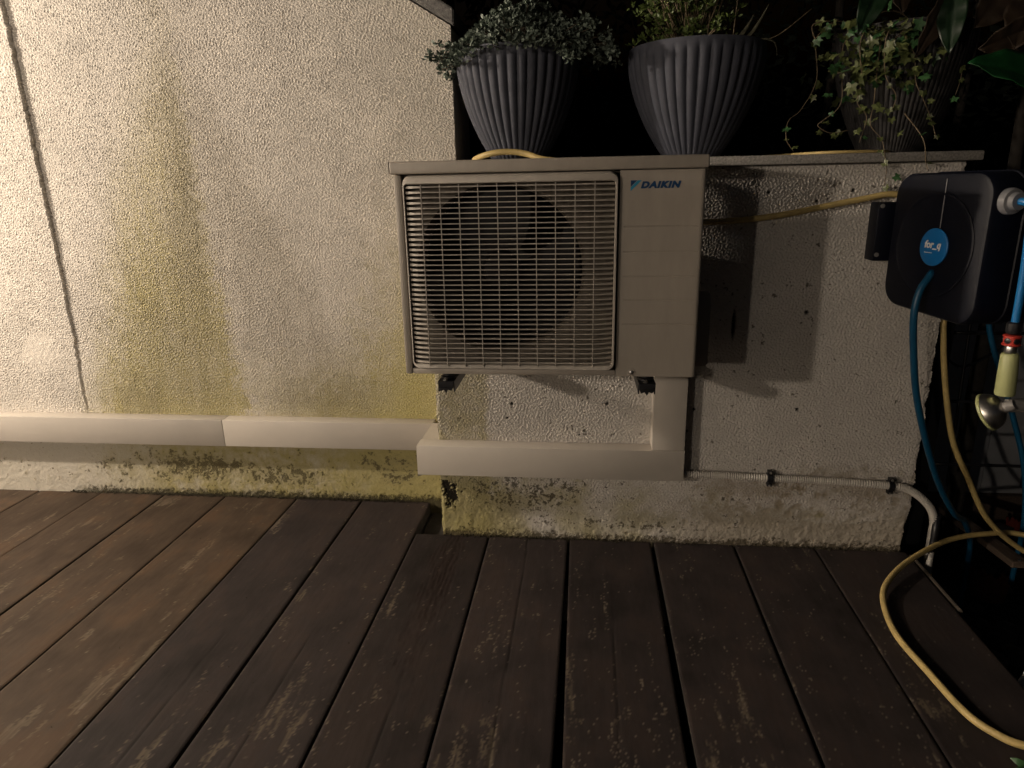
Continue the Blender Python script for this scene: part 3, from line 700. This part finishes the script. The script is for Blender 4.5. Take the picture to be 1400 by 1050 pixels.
# fine-leaved bush and dry blades in the second
sh = thing('shrub', (.716, .172, ZC+.27), 'fine-leaved upright bush growing from the middle planter', 'shrub')
cs = []; stems_v, stems_f = [], []; r = random.Random(8)
for k in range(900):
    u = r.random(); v = r.random(); ang = r.uniform(-1.5, 1.5)
    px = .688+r.gauss(0, .055)+(r.random()-.5)*.20*u; py = .15+r.gauss(0, .05)-.05*u; pz = 1.565+.30*u
    if px > .80 and r.random() < .6: px -= .14
    cs.append(((px, py, pz), (r.gauss(-.1, .5), -.4, .8), 13, .0145, .9))
    if k % 3 == 0:
        b0 = Vector((.70+r.gauss(0, .02), .17+r.gauss(0, .02), 1.53)); V, F = tube_data([b0, Vector((px*.6+b0.x*.4, py*.6+b0.y*.4, b0.z*.5+pz*.5)), Vector((px, py, pz))], .0016, 5); o = len(stems_v); stems_v += V; stems_f += [tuple(o+i for i in f) for f in F]
leaf_cloud('foliage', M_box, sh, cs, LAN, 9)
pydata('stems', stems_v, stems_f, M_stem, sh, True)
def blade(name, pts, wd, mt, parent):
    P = catmull(pts, .015); V = []; F = []; n = len(P)
    for i, p in enumerate(P):
        t_ = (P[min(i+1, n-1)]-P[max(i-1, 0)]).normalized(); s_v = t_.cross(Vector((.3, -1, .4))).normalized(); ww = wd*math.sin(math.pi*min(1, .12+.88*i/(n-1)))+.0006
        V += [p-s_v*ww, p+Vector((0, -.0015, 0)), p+s_v*ww]
        if i: o = 3*i; F += [(o-3, o, o+1, o-2), (o-2, o+1, o+2, o-1)]
    return pydata(name, V, F, mt, parent, True)
for pts, wd in (([(.80, .12, 1.55), (.835, .06, 1.60), (.85, .04, 1.63)], .005), ([(.82, .13, 1.56), (.88, .08, 1.575), (.918, .06, 1.56), (.926, .06, 1.525)], .003), ([(.82, .13, 1.55), (.86, .06, 1.60), (.885, .03, 1.65)], .004)):
    blade('dry_blade', pts, wd, M_dry, sh)
V, F = tube_data(catmull([(.83, .12, 1.55), (.877, .10, 1.570), (.937, .10, 1.588), (1.021, .10, 1.651)], .02), .0014, 6); pydata('bare_twig', V, F, M_stem, sh, True)
V, F = tube_data(catmull([(.80, .06, 1.55), (.803, .06, 1.62), (.81, .06, 1.72)], .02), .0016, 6); pydata('bare_twig', V, F, M_stem, sh, True)

# ivy
IVY = [(0, 0), (-.30, -.22), (-.52, -.10), (-.42, .18), (-.62, .52), (-.26, .50), (0, 1.0), (.26, .50), (.62, .52), (.42, .18), (.52, -.10), (.30, -.22)]
def ivy_mesh(mt, fold):
    V = [(0, .22, -.02)]+[(a, b, -abs(a)*fold+.10*(b-.3)**2) for a, b in IVY]; n = len(IVY)
    me = bpy.data.meshes.new('ivy_leaf'); me.from_pydata(V, [], [(0, 1+k, 1+(k+1) % n) for k in range(n)]); me.update(); me.materials.append(mt); return me
IM = [ivy_mesh(M_ivy, .25), ivy_mesh(M_ivy, -.2), ivy_mesh(M_ivyg, .15), ivy_mesh(M_ivy, .5)]
ivy = thing('ivy', (1.315, .185, ZC+.3), 'trailing ivy with small lobed leaves hanging over the dark planter', 'ivy')
VINES = [[(1.033,.060,1.608),(1.029,.060,1.553),(1.041,.060,1.457),(1.006,.060,1.380),(.974,.060,1.351),(.972,.060,1.301),(.996,.060,1.266)],
 [(1.119,.040,1.564),(1.098,.040,1.509),(1.109,.040,1.394),(1.064,.040,1.347),(1.051,.040,1.334),(1.088,.040,1.313),(1.138,.040,1.319)],
 [(1.236,.0,1.570),(1.265,-.02,1.502),(1.277,-.02,1.438),(1.303,-.02,1.391),(1.338,.0,1.345),(1.362,.0,1.287)],
 [(1.361,.05,1.575),(1.418,.05,1.480),(1.426,.05,1.452),(1.418,.05,1.405)],
 [(1.184,-.01,1.56),(1.174,-.02,1.478),(1.172,-.03,1.385),(1.170,-.03,1.328),(1.204,-.03,1.289),(1.216,-.04,1.241),(1.232,-.02,1.208),(1.233,-.012,1.148)],
 [(1.129,-.02,1.56),(1.137,-.02,1.443),(1.132,-.02,1.387),(1.161,-.02,1.349),(1.150,-.02,1.282)],
 [(1.185,-.04,1.56),(1.188,-.04,1.457),(1.223,-.04,1.401),(1.219,-.04,1.364)],
 [(1.28,.03,1.36),(1.309,-.04,1.286),(1.325,-.04,1.224),(1.336,-.04,1.201)],
 [(1.25,.0,1.58),(1.143,.0,1.482),(1.078,.0,1.466)],
 [(1.12,.08,1.60),(1.06,.05,1.60),(1.02,.05,1.56)]]
r = random.Random(21)
def put_leaf(p, parent, size, m=None):
    o = bpy.data.objects.new('ivy_leaf', m or r.choice(IM[:2]+IM))
    d = Vector((r.gauss(-.15, .55), r.gauss(-.45, .35), r.gauss(-.55, .45))).normalized()      # towards the leaf tip
    n_ = Vector((r.gauss(-.4, .4), r.gauss(-.8, .3), r.gauss(.3, .4))); x_ = d.cross(n_).normalized(); z_ = x_.cross(d)
    M = Matrix(((x_.x, d.x, z_.x, p[0]), (x_.y, d.y, z_.y, p[1]), (x_.z, d.z, z_.z, p[2]), (0, 0, 0, 1)))
    link(o, parent); o.matrix_basis = M @ Matrix.Diagonal((size, size, size, 1))
base_v = [(1.315, .12, 1.58)]
for i, vn in enumerate(VINES):
    pts = vn if i in (7,) else [(1.28+.02*i % .08, .12, 1.60)]+vn
    P = catmull(pts, .008); V, F = tube_data(P, lambda q, n=len(P): .0020*(1-.5*q/n), 6)
    vine = pydata('vine', V, F, M_stem, ivy, True)
    sp = 3 if i in (5, 6, 8, 9) else 4
    for k in range(10, len(P), sp):
        if r.random() < (.86 if i != 4 else .5): put_leaf(P[k]+Vector((r.gauss(0, .008), -.004+r.gauss(0, .008), r.gauss(0, .006))), vine, r.uniform(.013, .024))
crown = pydata('vine', *tube_data(catmull([(1.30, .1, 1.57), (1.26, .05, 1.61), (1.20, .02, 1.62), (1.14, .02, 1.60)], .01), .002, 6), M_stem, ivy, True)
for k in range(210):
    a = r.random(); p = (1.20+r.gauss(0, .07), .03+r.gauss(0, .04)-.03*a, 1.565-.10*a+r.gauss(0, .035)); put_leaf(p, crown, r.uniform(.017, .032), IM[2] if r.random() < .18 else None)
for p, s, m in (((1.228, -.05, 1.525), .026, IM[2]), ((1.255, -.03, 1.535), .024, IM[2]), ((1.165, -.05, 1.43), .022, IM[2]), ((1.27, -.04, 1.50), .022, IM[3]), ((1.27, -.04, 1.46), .024, IM[1]), ((1.255, -.025, 1.19), .020, IM[2]), ((1.185, -.05, 1.37), .022, IM[0]), ((1.205, -.05, 1.365), .020, IM[1]), ((1.145, -.03, 1.375), .021, IM[3]), ((1.238, -.05, 1.30), .018, IM[0]), ((1.215, -.05, 1.34), .018, IM[1])): put_leaf(p, crown, s, m)

# --- yellow garden hose: over the coping, behind the air conditioner, along the wall, down and in a loop on the deck
hose = [(.02,.30,1.264),(.03,.15,1.264),(.05,.05,1.266),(.085,.0,1.274),(.13,-.012,1.281),(.18,-.014,1.280),(.22,-.022,1.272),(.26,-.040,1.258),(.34,-.053,1.246),(.46,-.054,1.225),(.57,-.045,1.16),(.65,-.032,1.09),(.70,-.024,1.073),
        (.770,-.020,1.071),(.857,-.020,1.076),(.958,-.022,1.088),(1.057,-.028,1.107),(1.174,-.030,1.129),(1.262,-.034,1.140),(1.36,-.03,1.10),(1.44,-.01,.98),(1.465,.02,.86),(1.471,.02,.753),(1.501,.02,.581),(1.552,.02,.388),(1.615,.02,.264),(1.702,.02,.112),(1.834,.02,.000),
        (1.98,-.02,-.05),(2.08,-.10,-.02),(2.02,-.10,.03),(1.846,.045,.045),(1.721,.055,.04),(1.577,.005,.035),(1.402,-.126,.028),(1.297,-.240,.020),(1.252,-.335,.014),(1.228,-.475,.012),(1.243,-.622,.012),(1.262,-.753,.012),(1.294,-.812,.012),(1.336,-.842,.012),(1.45,-.87,.012),(1.62,-.84,-.05),(1.80,-.7,-.25)]
tag(tube('yellow_hose', [(1.30,.14,1.2585),(1.24,.03,1.2585),(1.16,.0,1.2585),(1.08,.01,1.2585),(1.02,.08,1.2585),(.96,.22,1.2585),(.84,.32,1.2585),(.6,.36,1.2585)], .0046, M_yellow, None, 12, .012), 'thin yellow hose lying on the coping between planter and ivy', 'hose')
h_ = tube('garden_hose', hose, .0088, M_yellow, None, 14, .012)
tag(h_, 'long yellow garden hose strung along the wall and looped on the deck', 'hose')

# --- hose reel
P0 = Vector((1.237, -.085, 0)); P1 = Vector((1.320, -.402, 0)); ud = (P1-P0).normalized(); nd = Vector((ud.y, -ud.x, 0)); # nd points to the left, out of the disc face
if nd.x > 0: nd = -nd
RW = (P1-P0).length; RZ0, RZ1 = .845, 1.195; RT = .20
rl = thing('hose_reel', (1.36, -.23, RZ0), 'black wall-mounted hose reel box with a blue oval badge', 'hose reel')
def reel_pt(u, v, n_): q = P0+ud*u+nd*n_; return Vector((q.x, q.y, v))
bm = bmesh.new(); loops = []
for (ins, n_) in ((.012, 0), (.004, -.003), (0, -.010), (0, -.085), (-.003, -.087), (-.003, -.113), (0, -.115), (0, -.188), (.004, -.197), (.012, -RT)):
    loops.append([bm.verts.new(reel_pt(a, b+(-.030*(a/RW)*(RZ1-b)/(RZ1-RZ0)*.6), n_)) for a, b in rrect(ins, RW-ins, RZ0+ins, RZ1-ins, .055-ins*.7)])
for i in range(len(loops)-1):
    n = len(loops[i])
    for k in range(n): bm.faces.new((loops[i][k], loops[i][(k+1) % n], loops[i+1][(k+1) % n], loops[i+1][k]))
bm.faces.new(loops[0]); bm.faces.new(loops[-1]); bmesh.ops.recalc_face_normals(bm, faces=bm.faces)
from_bm('case', bm, M_reel, rl, autosmooth=35)
cu, cv = RW*.50, 1.015
cpt = reel_pt(cu, cv, 0)
lathe('drum_ring', [(.128, -.001), (.134, .0), (.134, .0025), (.130, .004), (.126, .0028), (.122, .001)], M_reel, rl, cpt, nd, 72)
dc = reel_pt(RW*.53, 1.012, .0)
lathe('badge', [(.047, 0), (.0475, .004), (.044, .0062)], M_disc, rl, dc, nd, 48)
me = fit_text(text_mesh('for_q', .03, .18, .0012), .056, .026)
for q in me.vertices:
    a, b = q.co.x-.028, q.co.y-.013; p = dc+ud*(a)+nd*(.0068+q.co.z*.5); q.co = Vector((p.x, p.y, dc.z+.004+b))
mesh_obj('badge_lettering', me, M_white, rl)
bm = bmesh.new()
for k in range(9):   # the tiny, unreadable second line
    p = dc+ud*(-.026+k*.0030)+nd*.0066; v = [bm.verts.new((p+ud*a).to_tuple()[:2]+(dc.z-.0155+b,)) for a, b in ((0, 0), (.0020, 0), (.0020, .0024+.001*(k % 3 == 0)), (0, .0024))]; bm.faces.new(v)
from_bm('badge_small_line', bm, M_white, rl)
# wall plate with bolts
bm = bmesh.new(); bx(bm, 1.207, 1.262, -.062, -.001, .957, 1.120, .004); from_bm('wall_plate', bm, M_reel, rl, autosmooth=40)
for z_ in (1.110, .975): lathe('plate_bolt', [(.006, 0), (.006, .003), (.003, .004)], M_grey, rl, (1.217, -.062, z_), (0, -1, 0), 12)
lathe('seam_rib', [(.0012, -.06), (.0016, 0), (.0012, .06)], M_reelgrey, rl, reel_pt(RW*.56, 1.12, .002), (0, 0, 1), 6)
# outlet fitting on the front
fo = reel_pt(RW, 1.127, -.042); fd = ud
lathe('outlet_collar', [(.030, -.004), (.031, .008), (.028, .016), (.021, .018), (.019, .030)], M_reelgrey, rl, fo, fd, 28)
# hoses of the reel
oh = [fo+fd*.02, fo+fd*.045+Vector((.004, 0, -.002)), fo+fd*.062+Vector((.010, .004, -.022)), Vector((1.380, -.455, 1.065)), Vector((1.384, -.455, 1.0)), Vector((1.388, -.452, .92)), Vector((1.390, -.450, .846))]
tag(tube('outlet_hose', oh, .0088, M_blueb, None, 14, .008), 'bright blue hose arching from the reel outlet down to the spray gun', 'hose')
tag(tube('supply_hose', [(1.284,-.255,.950),(1.270,-.262,.930),(1.253,-.268,.900),(1.247,-.270,.840),(1.269,-.250,.737),(1.308,-.220,.605),(1.370,-.180,.461),(1.462,-.110,.296),(1.568,-.030,.155),(1.66,.06,.075),(1.73,.13,-.06),(1.76,.18,-.33)], .0092, M_blue, None, 14, .01), 'dark blue hose hanging from the reel face below the badge', 'hose')
tag(tube('blue_hose', [(1.62,.08,.90),(1.642,.10,.749),(1.694,.10,.608),(1.767,.10,.438),(1.832,.10,.261),(1.88,.12,.05),(1.9,.15,-.2)], .0085, M_blue, None, 12, .015), 'blue hose hanging in the shadow behind the spray gun', 'hose')
# spray gun
sg = thing('spray_gun', (1.40, -.45, .60), 'garden spray gun with red collar, pale green grip and chrome shower head', 'spray gun')
ax = (1.390, -.450)
bm = bmesh.new(); lathe_bm(bm, [(.010, 0), (.0135, .003), (.0155, .010), (.0155, .026), (.0125, .030)], 24, axis_matrix((ax[0], ax[1], .826), (0, 0, 1)), lambda a, z: 1+.05*(math.sin(a*10) > 0)); bmesh.ops.recalc_face_normals(bm, faces=bm.faces)
from_bm('hose_connector', bm, M_black, sg, autosmooth=30)
col = lathe('red_collar', [(.0165, 0), (.0195, .002), (.0195, .0045), (.0170, .0055), (.0170, .021), (.0195, .022), (.0195, .0245), (.0165, .026)], M_red, sg, (ax[0], ax[1], .799), seg=32)
for a in (-2.6, -1.5, -.4, .8, 2.0): lathe('finger_grip', [(.0070, 0), (.0070, .0012), (.0055, .0020)], M_black, col, (ax[0]+.0166*math.cos(a), ax[1]+.0166*math.sin(a), .812), (math.cos(a), math.sin(a), 0), 20)
lathe('metal_nipple', [(.0115, 0), (.0125, .002), (.0125, .016), (.0115, .018)], M_steel, sg, (ax[0]+.001, ax[1], .781), seg=20)
lathe('grip', [(.0200, .0), (.0215, .004), (.0205, .055), (.0188, .098), (.0160, .103)], M_lime, sg, (ax[0]+.007, ax[1], .678), (-.05, 0, 1), seg=28)
lathe('barrel', [(.0155, 0), (.0165, .01), (.0165, .10), (.014, .105)], M_grey, sg, (1.405, -.452, .651), (1, .1, .02), seg=24)
hd = Vector((-.50, .50, -.44)).normalized(); ho = Vector((1.412, -.470, .660))
lathe('neck', [(.0115, 0), (.0130, .008), (.0125, .022), (.0110, .028)], M_grey, sg, ho, hd, 24)
lathe('shower_head', [(.0105, .022), (.018, .025), (.030, .031), (.039, .040), (.0440, .051), (.0450, .056)], M_chrome, sg, ho, hd, 48)
lathe('spray_plate', [(.0452, .0565), (.0468, .058), (.0468, .063), (.0425, .0655)], M_lime, sg, ho, hd, 48)

# --- right-hand corner: black post, wire trellis, grey panel, rubble
post = thing('post', (1.5, .14, -.35), 'black square post standing right beyond the end of the low wall', 'post')
box('shaft', M_blackdull, post, 1.468, 1.548, .10, .18, -.35, 1.14, .004)
box('post_cap', M_blackdull, post, 1.462, 1.554, .094, .186, 1.141, 1.155, .003)
tr = thing('trellis', (1.7, .16, -.2), 'thin black metal trellis bars beside the black post', 'trellis')
for z_ in (.468, .243, .70, .93): tube('crossbar', [(1.55, .16, z_+.002), (1.8, .16, z_), (2.6, .16, z_-.004)], .0058, M_black, tr, 8, .2)
for x_ in (1.631, 1.87, 2.1, 2.35): tube('upright', [(x_-.012, .172, 1.1), (x_, .172, .6), (x_+.012, .172, .16)], .0050, M_black, tr, 8, .2)
tube('leg', [(1.533, -.006, .135), (1.535, -.006, -.05), (1.535, -.006, -.35)], .0110, M_black, tr, 8, .2)
pn = thing('grey_wall', (2.3, .97, -.35), 'dull grey boarded wall deep in the shadow behind the trellis', 'wall')
for k in range(4): box('panel', M_greywall, pn, 1.60+k*.62, 2.215+k*.62, .95+.004*(k % 2), 1.0, -.22, .98, .003)
box('plinth', M_plank, pn, 1.60, 4.1, .93, 1.02, -.36, -.223, .004)
tag(tube('black_cable', [(1.58,.2,.62),(1.63,.24,.58),(1.674,.25,.565),(1.74,.25,.60),(1.796,.25,.66),(1.84,.25,.74),(1.9,.25,.86)], .0045, M_black, None, 8, .02), 'thin black cable sagging behind the trellis', 'cable')
pl = thing('fallen_plank', (1.85, .4, -.28), 'narrow weathered plank lying across the rubble below the deck', 'plank')
bm = bmesh.new(); A, B = Vector((1.83, .62, -.10)), Vector((1.86, .06, -.075)); dv = (B-A).normalized(); sv = dv.cross(Vector((0, 0, 1))).normalized()*.028; zv = Vector((0, 0, .012))
vs = [bm.verts.new(q+s*sv+t_*zv) for q in (A, B) for s, t_ in ((-1, -1), (1, -1), (1, 1), (-1, 1))]
for q in ((0, 1, 2, 3), (7, 6, 5, 4), (0, 4, 5, 1), (1, 5, 6, 2), (2, 6, 7, 3), (3, 7, 4, 0)): bm.faces.new([vs[k] for k in q])
bmesh.ops.recalc_face_normals(bm, faces=bm.faces); bmesh.ops.bevel(bm, geom=list(bm.edges), offset=.003, segments=1, affect='EDGES'); from_bm('board', bm, M_plank, pl)
lathe('nail', [(.005, 0), (.005, .002), (.002, .003)], M_steel, pl, B-dv*.012+Vector((0, 0, .012)), (0, 0, 1), 10)
M_stone = mat('rubble_stone', (.09, .08, .07), .9, var=.5, vscale=25, bump=.6, bscale=60)
rr = random.Random(4); rb = bmesh.new()
for k in range(150):
    p = Vector((rr.uniform(1.6, 3.0), rr.uniform(-.25, .92), -.35)); q = rr.uniform(.012, .05); n0 = len(rb.verts)
    vs = bmesh.ops.create_icosphere(rb, subdivisions=1, radius=1)['verts']
    for v in vs: v.co = Vector((v.co.x*q*rr.uniform(.7, 1.3), v.co.y*q*rr.uniform(.7, 1.3), v.co.z*q*rr.uniform(.4, .9)))+p+Vector((0, 0, q*.3))
tag(from_bm('rubble', rb, M_stone), 'dark rubble and leaf litter on the ground beyond the deck', 'rubble', kind='stuff')
M_redd = mat('dull_red_clay', (.20, .03, .02), .5)
def shard(name, p, r0, ht, mt, lab, a0, a1, cat):
    V = []; F = []; n = 12
    for i in range(n+1):
        a = a0+(a1-a0)*i/n; jag = .012*math.sin(i*2.3)+.010*math.sin(i*5.1)
        for (rad, z) in ((r0, 0), (r0*1.15, ht+jag), (r0*1.15-.008, ht+jag), (r0-.008, 0)): V.append((p[0]+rad*math.cos(a), p[1]+rad*math.sin(a), p[2]+z))
        if i: o = 4*i; F += [(o-4+k, o-4+(k+1) % 4, o+(k+1) % 4, o+k) for k in range(4)]
    F += [(3, 2, 1, 0), tuple(4*n+k for k in range(4))]
    return tag(pydata(name, V, F, mt), lab, cat)
shard('pot_shard', (1.93, .32, -.35), .07, .12, M_terra, 'broken terracotta flowerpot shard standing in the dark rubble', 3.3, 5.2, 'pot shard')
shard('pot_shard', (2.33, .86, -.35), .05, .07, M_redd, 'dull red pot fragment at the foot of the grey wall', 3.6, 5.0, 'pot shard')
lathe_o = lathe('orange_ball', [(.004, -.035), (.02, -.029), (.031, -.016), (.035, 0), (.031, .016), (.02, .029), (.004, .035)], mat('orange_rubber', (.55, .09, .02), .5), None, (2.37, .79, -.30), (0, 0, 1), 24)
tag(lathe_o, 'small orange ball near the foot of the grey wall, at the right frame edge', 'ball')
wc = lathe('white_peg', [(.010, 0), (.012, .01), (.011, .05), (.014, .055), (.014, .07), (.006, .075)], M_white, None, (1.492, -.575, -.055), (.5, .25, .8), 16)
tag(wc, 'small white plastic peg beside the deck edge, at the right of the photo', 'peg')
M_grey2 = mat('aged_white', (.33, .31, .28), .6)
we = thing('conduit_end', (1.53, 0, -.1), 'white flared pipe end below the conduit, beside the deck corner', 'pipe end')
lathe('flare', [(.016, 0), (.013, .03), (.008, .075), (.007, .10)], M_grey2, we, (1.500, -.060, -.075), (.12, .1, 1), 16)
wd = thing('weed', (1.305, -.90, 0), 'small green weed sprouting between deck boards at the bottom right corner', 'weed')
for k in range(7):
    a = k*1.1; blade('leaf', [(1.312, -.905, .0), (1.312+.018*math.cos(a), -.905+.016*math.sin(a), .012), (1.312+.040*math.cos(a), -.905+.036*math.sin(a), .010)], .008, M_ivyg, wd)

# --- magnolia reaching in from the upper right
mg = thing('magnolia', (1.85, .45, -.35), 'broad-leaved magnolia reaching in at the upper right corner', 'tree')
V, F = tube_data(catmull([(1.86, .5, -.35), (1.84, .46, .6), (1.80, .40, 1.3), (1.72, .30, 1.75), (1.6, .2, 2.2)], .05), lambda i: .035-.0005*i, 12); pydata('trunk', V, F, M_bark, mg, True)
def big_leaf(base, tip, wd, nrm, mt, name='leaf'):
    b, t_ = Vector(base), Vector(tip); d = t_-b; L = d.length; d.normalize(); s = d.cross(Vector(nrm)).normalized(); nn = s.cross(d); V = []; F = []; n = 14; mm = 6
    for i in range(n+1):
        u = i/n; ww = wd*math.sin(math.pi*u**.85)**.8 if 0 < u < 1 else .001
        for k in range(-mm, mm+1):
            v = k/mm; V.append(b+d*(u*L)+s*(v*ww)+nn*(.10*L*(u-.5)**2*-1.2+.16*ww*abs(v)**1.5+.004*math.sin(u*22)*abs(v)-.0035*math.exp(-(v*8)**2)))
    w2 = 2*mm+1
    for i in range(n):
        for k in range(w2-1): o = i*w2+k; F.append((o, o+1, o+w2+1, o+w2))
    o = pydata(name, V, F, mt, mg, True); m = o.modifiers.new('thick', 'SOLIDIFY'); m.thickness = .0012
    return o
M_magd = mat('magnolia_leaf_shaded', (.006, .020, .007), .4, var=.3, vscale=15)  # leaf green darkened in colour for the leaves that catch little light
TW = [[(1.72, .30, 1.75), (1.62, .10, 1.66), (1.56, -.05, 1.56)], [(1.66, .25, 1.9), (1.48, .08, 1.80), (1.34, -.02, 1.68)], [(1.66, .25, 1.95), (1.40, .1, 1.90), (1.18, .0, 1.72)]]
for tw in TW: tube('twig', tw, .005, M_bark, mg, 8, .03)
big_leaf((1.60, -.13, 1.405), (1.347, -.15, 1.466), .066, (.15, -.75, .65), M_mag)
big_leaf((1.56, -.05, 1.56), (1.40, -.08, 1.50), .045, (.3, -.8, -.3), M_magb)
big_leaf((1.54, -.02, 1.64), (1.485, -.08, 1.50), .055, (-.2, -1, .1), M_magb)
big_leaf((1.50, .0, 1.68), (1.40, -.04, 1.56), .05, (.2, -1, .2), M_magb)
big_leaf((1.34, -.02, 1.68), (1.325, -.08, 1.495), .035, (-.5, -.8, .2), M_magd)
big_leaf((1.34, -.02, 1.66), (1.255, -.06, 1.49), .030, (.2, -.9, -.2), M_magb)
big_leaf((1.18, .0, 1.72), (1.105, -.05, 1.555), .036, (-.2, -1, .3), M_magd)
big_leaf((1.20, .0, 1.72), (1.21, -.05, 1.60), .038, (.3, -1, .2), M_magb)
big_leaf((1.58, .0, 1.60), (1.68, -.05, 1.47), .05, (0, -1, .4), M_mag)
big_leaf((1.60, .0, 1.64), (1.72, -.05, 1.62), .05, (0, -.6, .8), M_mag)
big_leaf((1.45, .02, 1.78), (1.36, -.05, 1.86), .05, (0, -1, .3), M_mag)

# --- dark hedge far behind the planters
hg = thing('hedge', (0, 3.4, 1.1), 'dark leafy hedge in the night behind the planters', 'hedge')
r = random.Random(17); V = []; F = []
for k in range(16000):
    p = Vector((r.uniform(-5, 6.5), 3.5+r.gauss(0, .3)+.25*math.sin(k), 1.1+r.random()*2.6)); d = Vector((r.gauss(0, 1), r.gauss(-.3, 1), r.gauss(0, 1))).normalized(); s = d.orthogonal().normalized()*.022; o = len(V)
    V += [p-d*.05, p+s, p+d*.05, p-s]; F.append((o, o+1, o+2, o+3))
fo_ = pydata('foliage', V, F, M_hedge, hg); fo_['kind'] = 'stuff'
for k in range(12): tube('stem', [(-4.5+k*.95, 3.6, 1.1), (-4.45+k*.95, 3.55, 2.2), (-4.5+k*.95, 3.6, 3.4)], .03, M_bark, hg, 7, .4)

# --- moss and crumbs along the foot of both walls
r = random.Random(31); V = []; F = []
def crumb(p, s):
    o = len(V); q = [Vector((r.gauss(0, 1), r.gauss(0, 1), r.gauss(0, 1))).normalized()*s*r.uniform(.6, 1.2) for _ in range(4)]
    for e_ in ((1, 0, -.2), (-.6, .8, -.2), (-.6, -.8, -.2), (0, 0, 1)): V.append((p[0]+e_[0]*s*r.uniform(.6, 1.3), p[1]+e_[1]*s*r.uniform(.6, 1.3), p[2]+e_[2]*s*r.uniform(.6, 1.2)))
    F.extend([(o, o+1, o+3), (o+1, o+2, o+3), (o+2, o, o+3), (o, o+2, o+1)])
for k in range(1500):
    x_ = r.uniform(-1.72, -.22); dn = .5+.5*math.sin(x_*9+1.3*math.sin(x_*23))
    if r.random() < .25+.75*dn: crumb((x_, TY-.004-abs(r.gauss(0, .006)), r.uniform(0, .006)), r.uniform(.0015, .0055))
for k in range(1300):
    x_ = r.uniform(-.1, 1.44); dn = .5+.5*math.sin(x_*11+1.9*math.sin(x_*17))
    if r.random() < (.3+.7*dn)*(1 if x_ < .55 else .45): crumb((x_, -.004-abs(r.gauss(0, .007)), r.uniform(-.004, .004)), r.uniform(.0015, .005))
for k in range(70): crumb((r.uniform(-1.6, 1.3), r.uniform(-1.0, -.03), .001), r.uniform(.0012, .0028))
mo = pydata('moss_crumbs', V, F, M_crumb); tag(mo, 'crumbs of moss and dirt along the foot of the two walls', 'moss', kind='stuff')

# --- the house side wall with its three lamps (left of and behind the camera)
hw = pydata('house_wall', [(-3.3, -9, -.3), (-3.3, TY, -.3), (-3.3, TY, 3.2), (-3.3, -9, 3.2), (-3.5, -9, -.3), (-3.5, TY, -.3), (-3.5, TY, 3.2), (-3.5, -9, 3.2)], [(0, 1, 2, 3), (7, 6, 5, 4), (3, 2, 6, 7), (1, 5, 6, 2), (0, 3, 7, 4)], mat('house_render', (.5, .46, .40), .9, var=.2, bump=.5, bscale=80))
tag(hw, 'rendered house side wall carrying the three wall lamps', 'wall')
for i, (lx, ly, lz, pw) in enumerate(LAMPS):
    ln = thing('wall_lamp', (-3.3, ly, lz), ('warm wall lamp nearest the tall wall', 'warm wall lamp in the middle of the house wall', 'warm wall lamp farthest from the tall wall')[i], 'lamp', 'wall lamps on the house')
    box('back_plate', M_black, ln, -3.299, -3.28, ly-.05, ly+.05, lz+.02, lz+.20, .004)
    tube('arm', [(-3.285, ly, lz+.14), ((lx-3.285)/2, ly, lz+.20), (lx, ly, lz+.13)], .008, M_black, ln, 8)
    lathe('lamp_shade', [(.015, .135), (.06, .125), (.10, .09), (.098, .088), (.058, .121), (.012, .130)], M_black, ln, (lx, ly, lz), (0, 0, 1), 28)
    ld = bpy.data.lights.new('bulb', 'POINT'); ld.energy = pw; ld.color = LAMP_COL; ld.shadow_soft_size = (.045, .07, .05)[i]
    lo_ = bpy.data.objects.new('bulb', ld); lo_.location = (lx, ly, lz); link(lo_, ln)
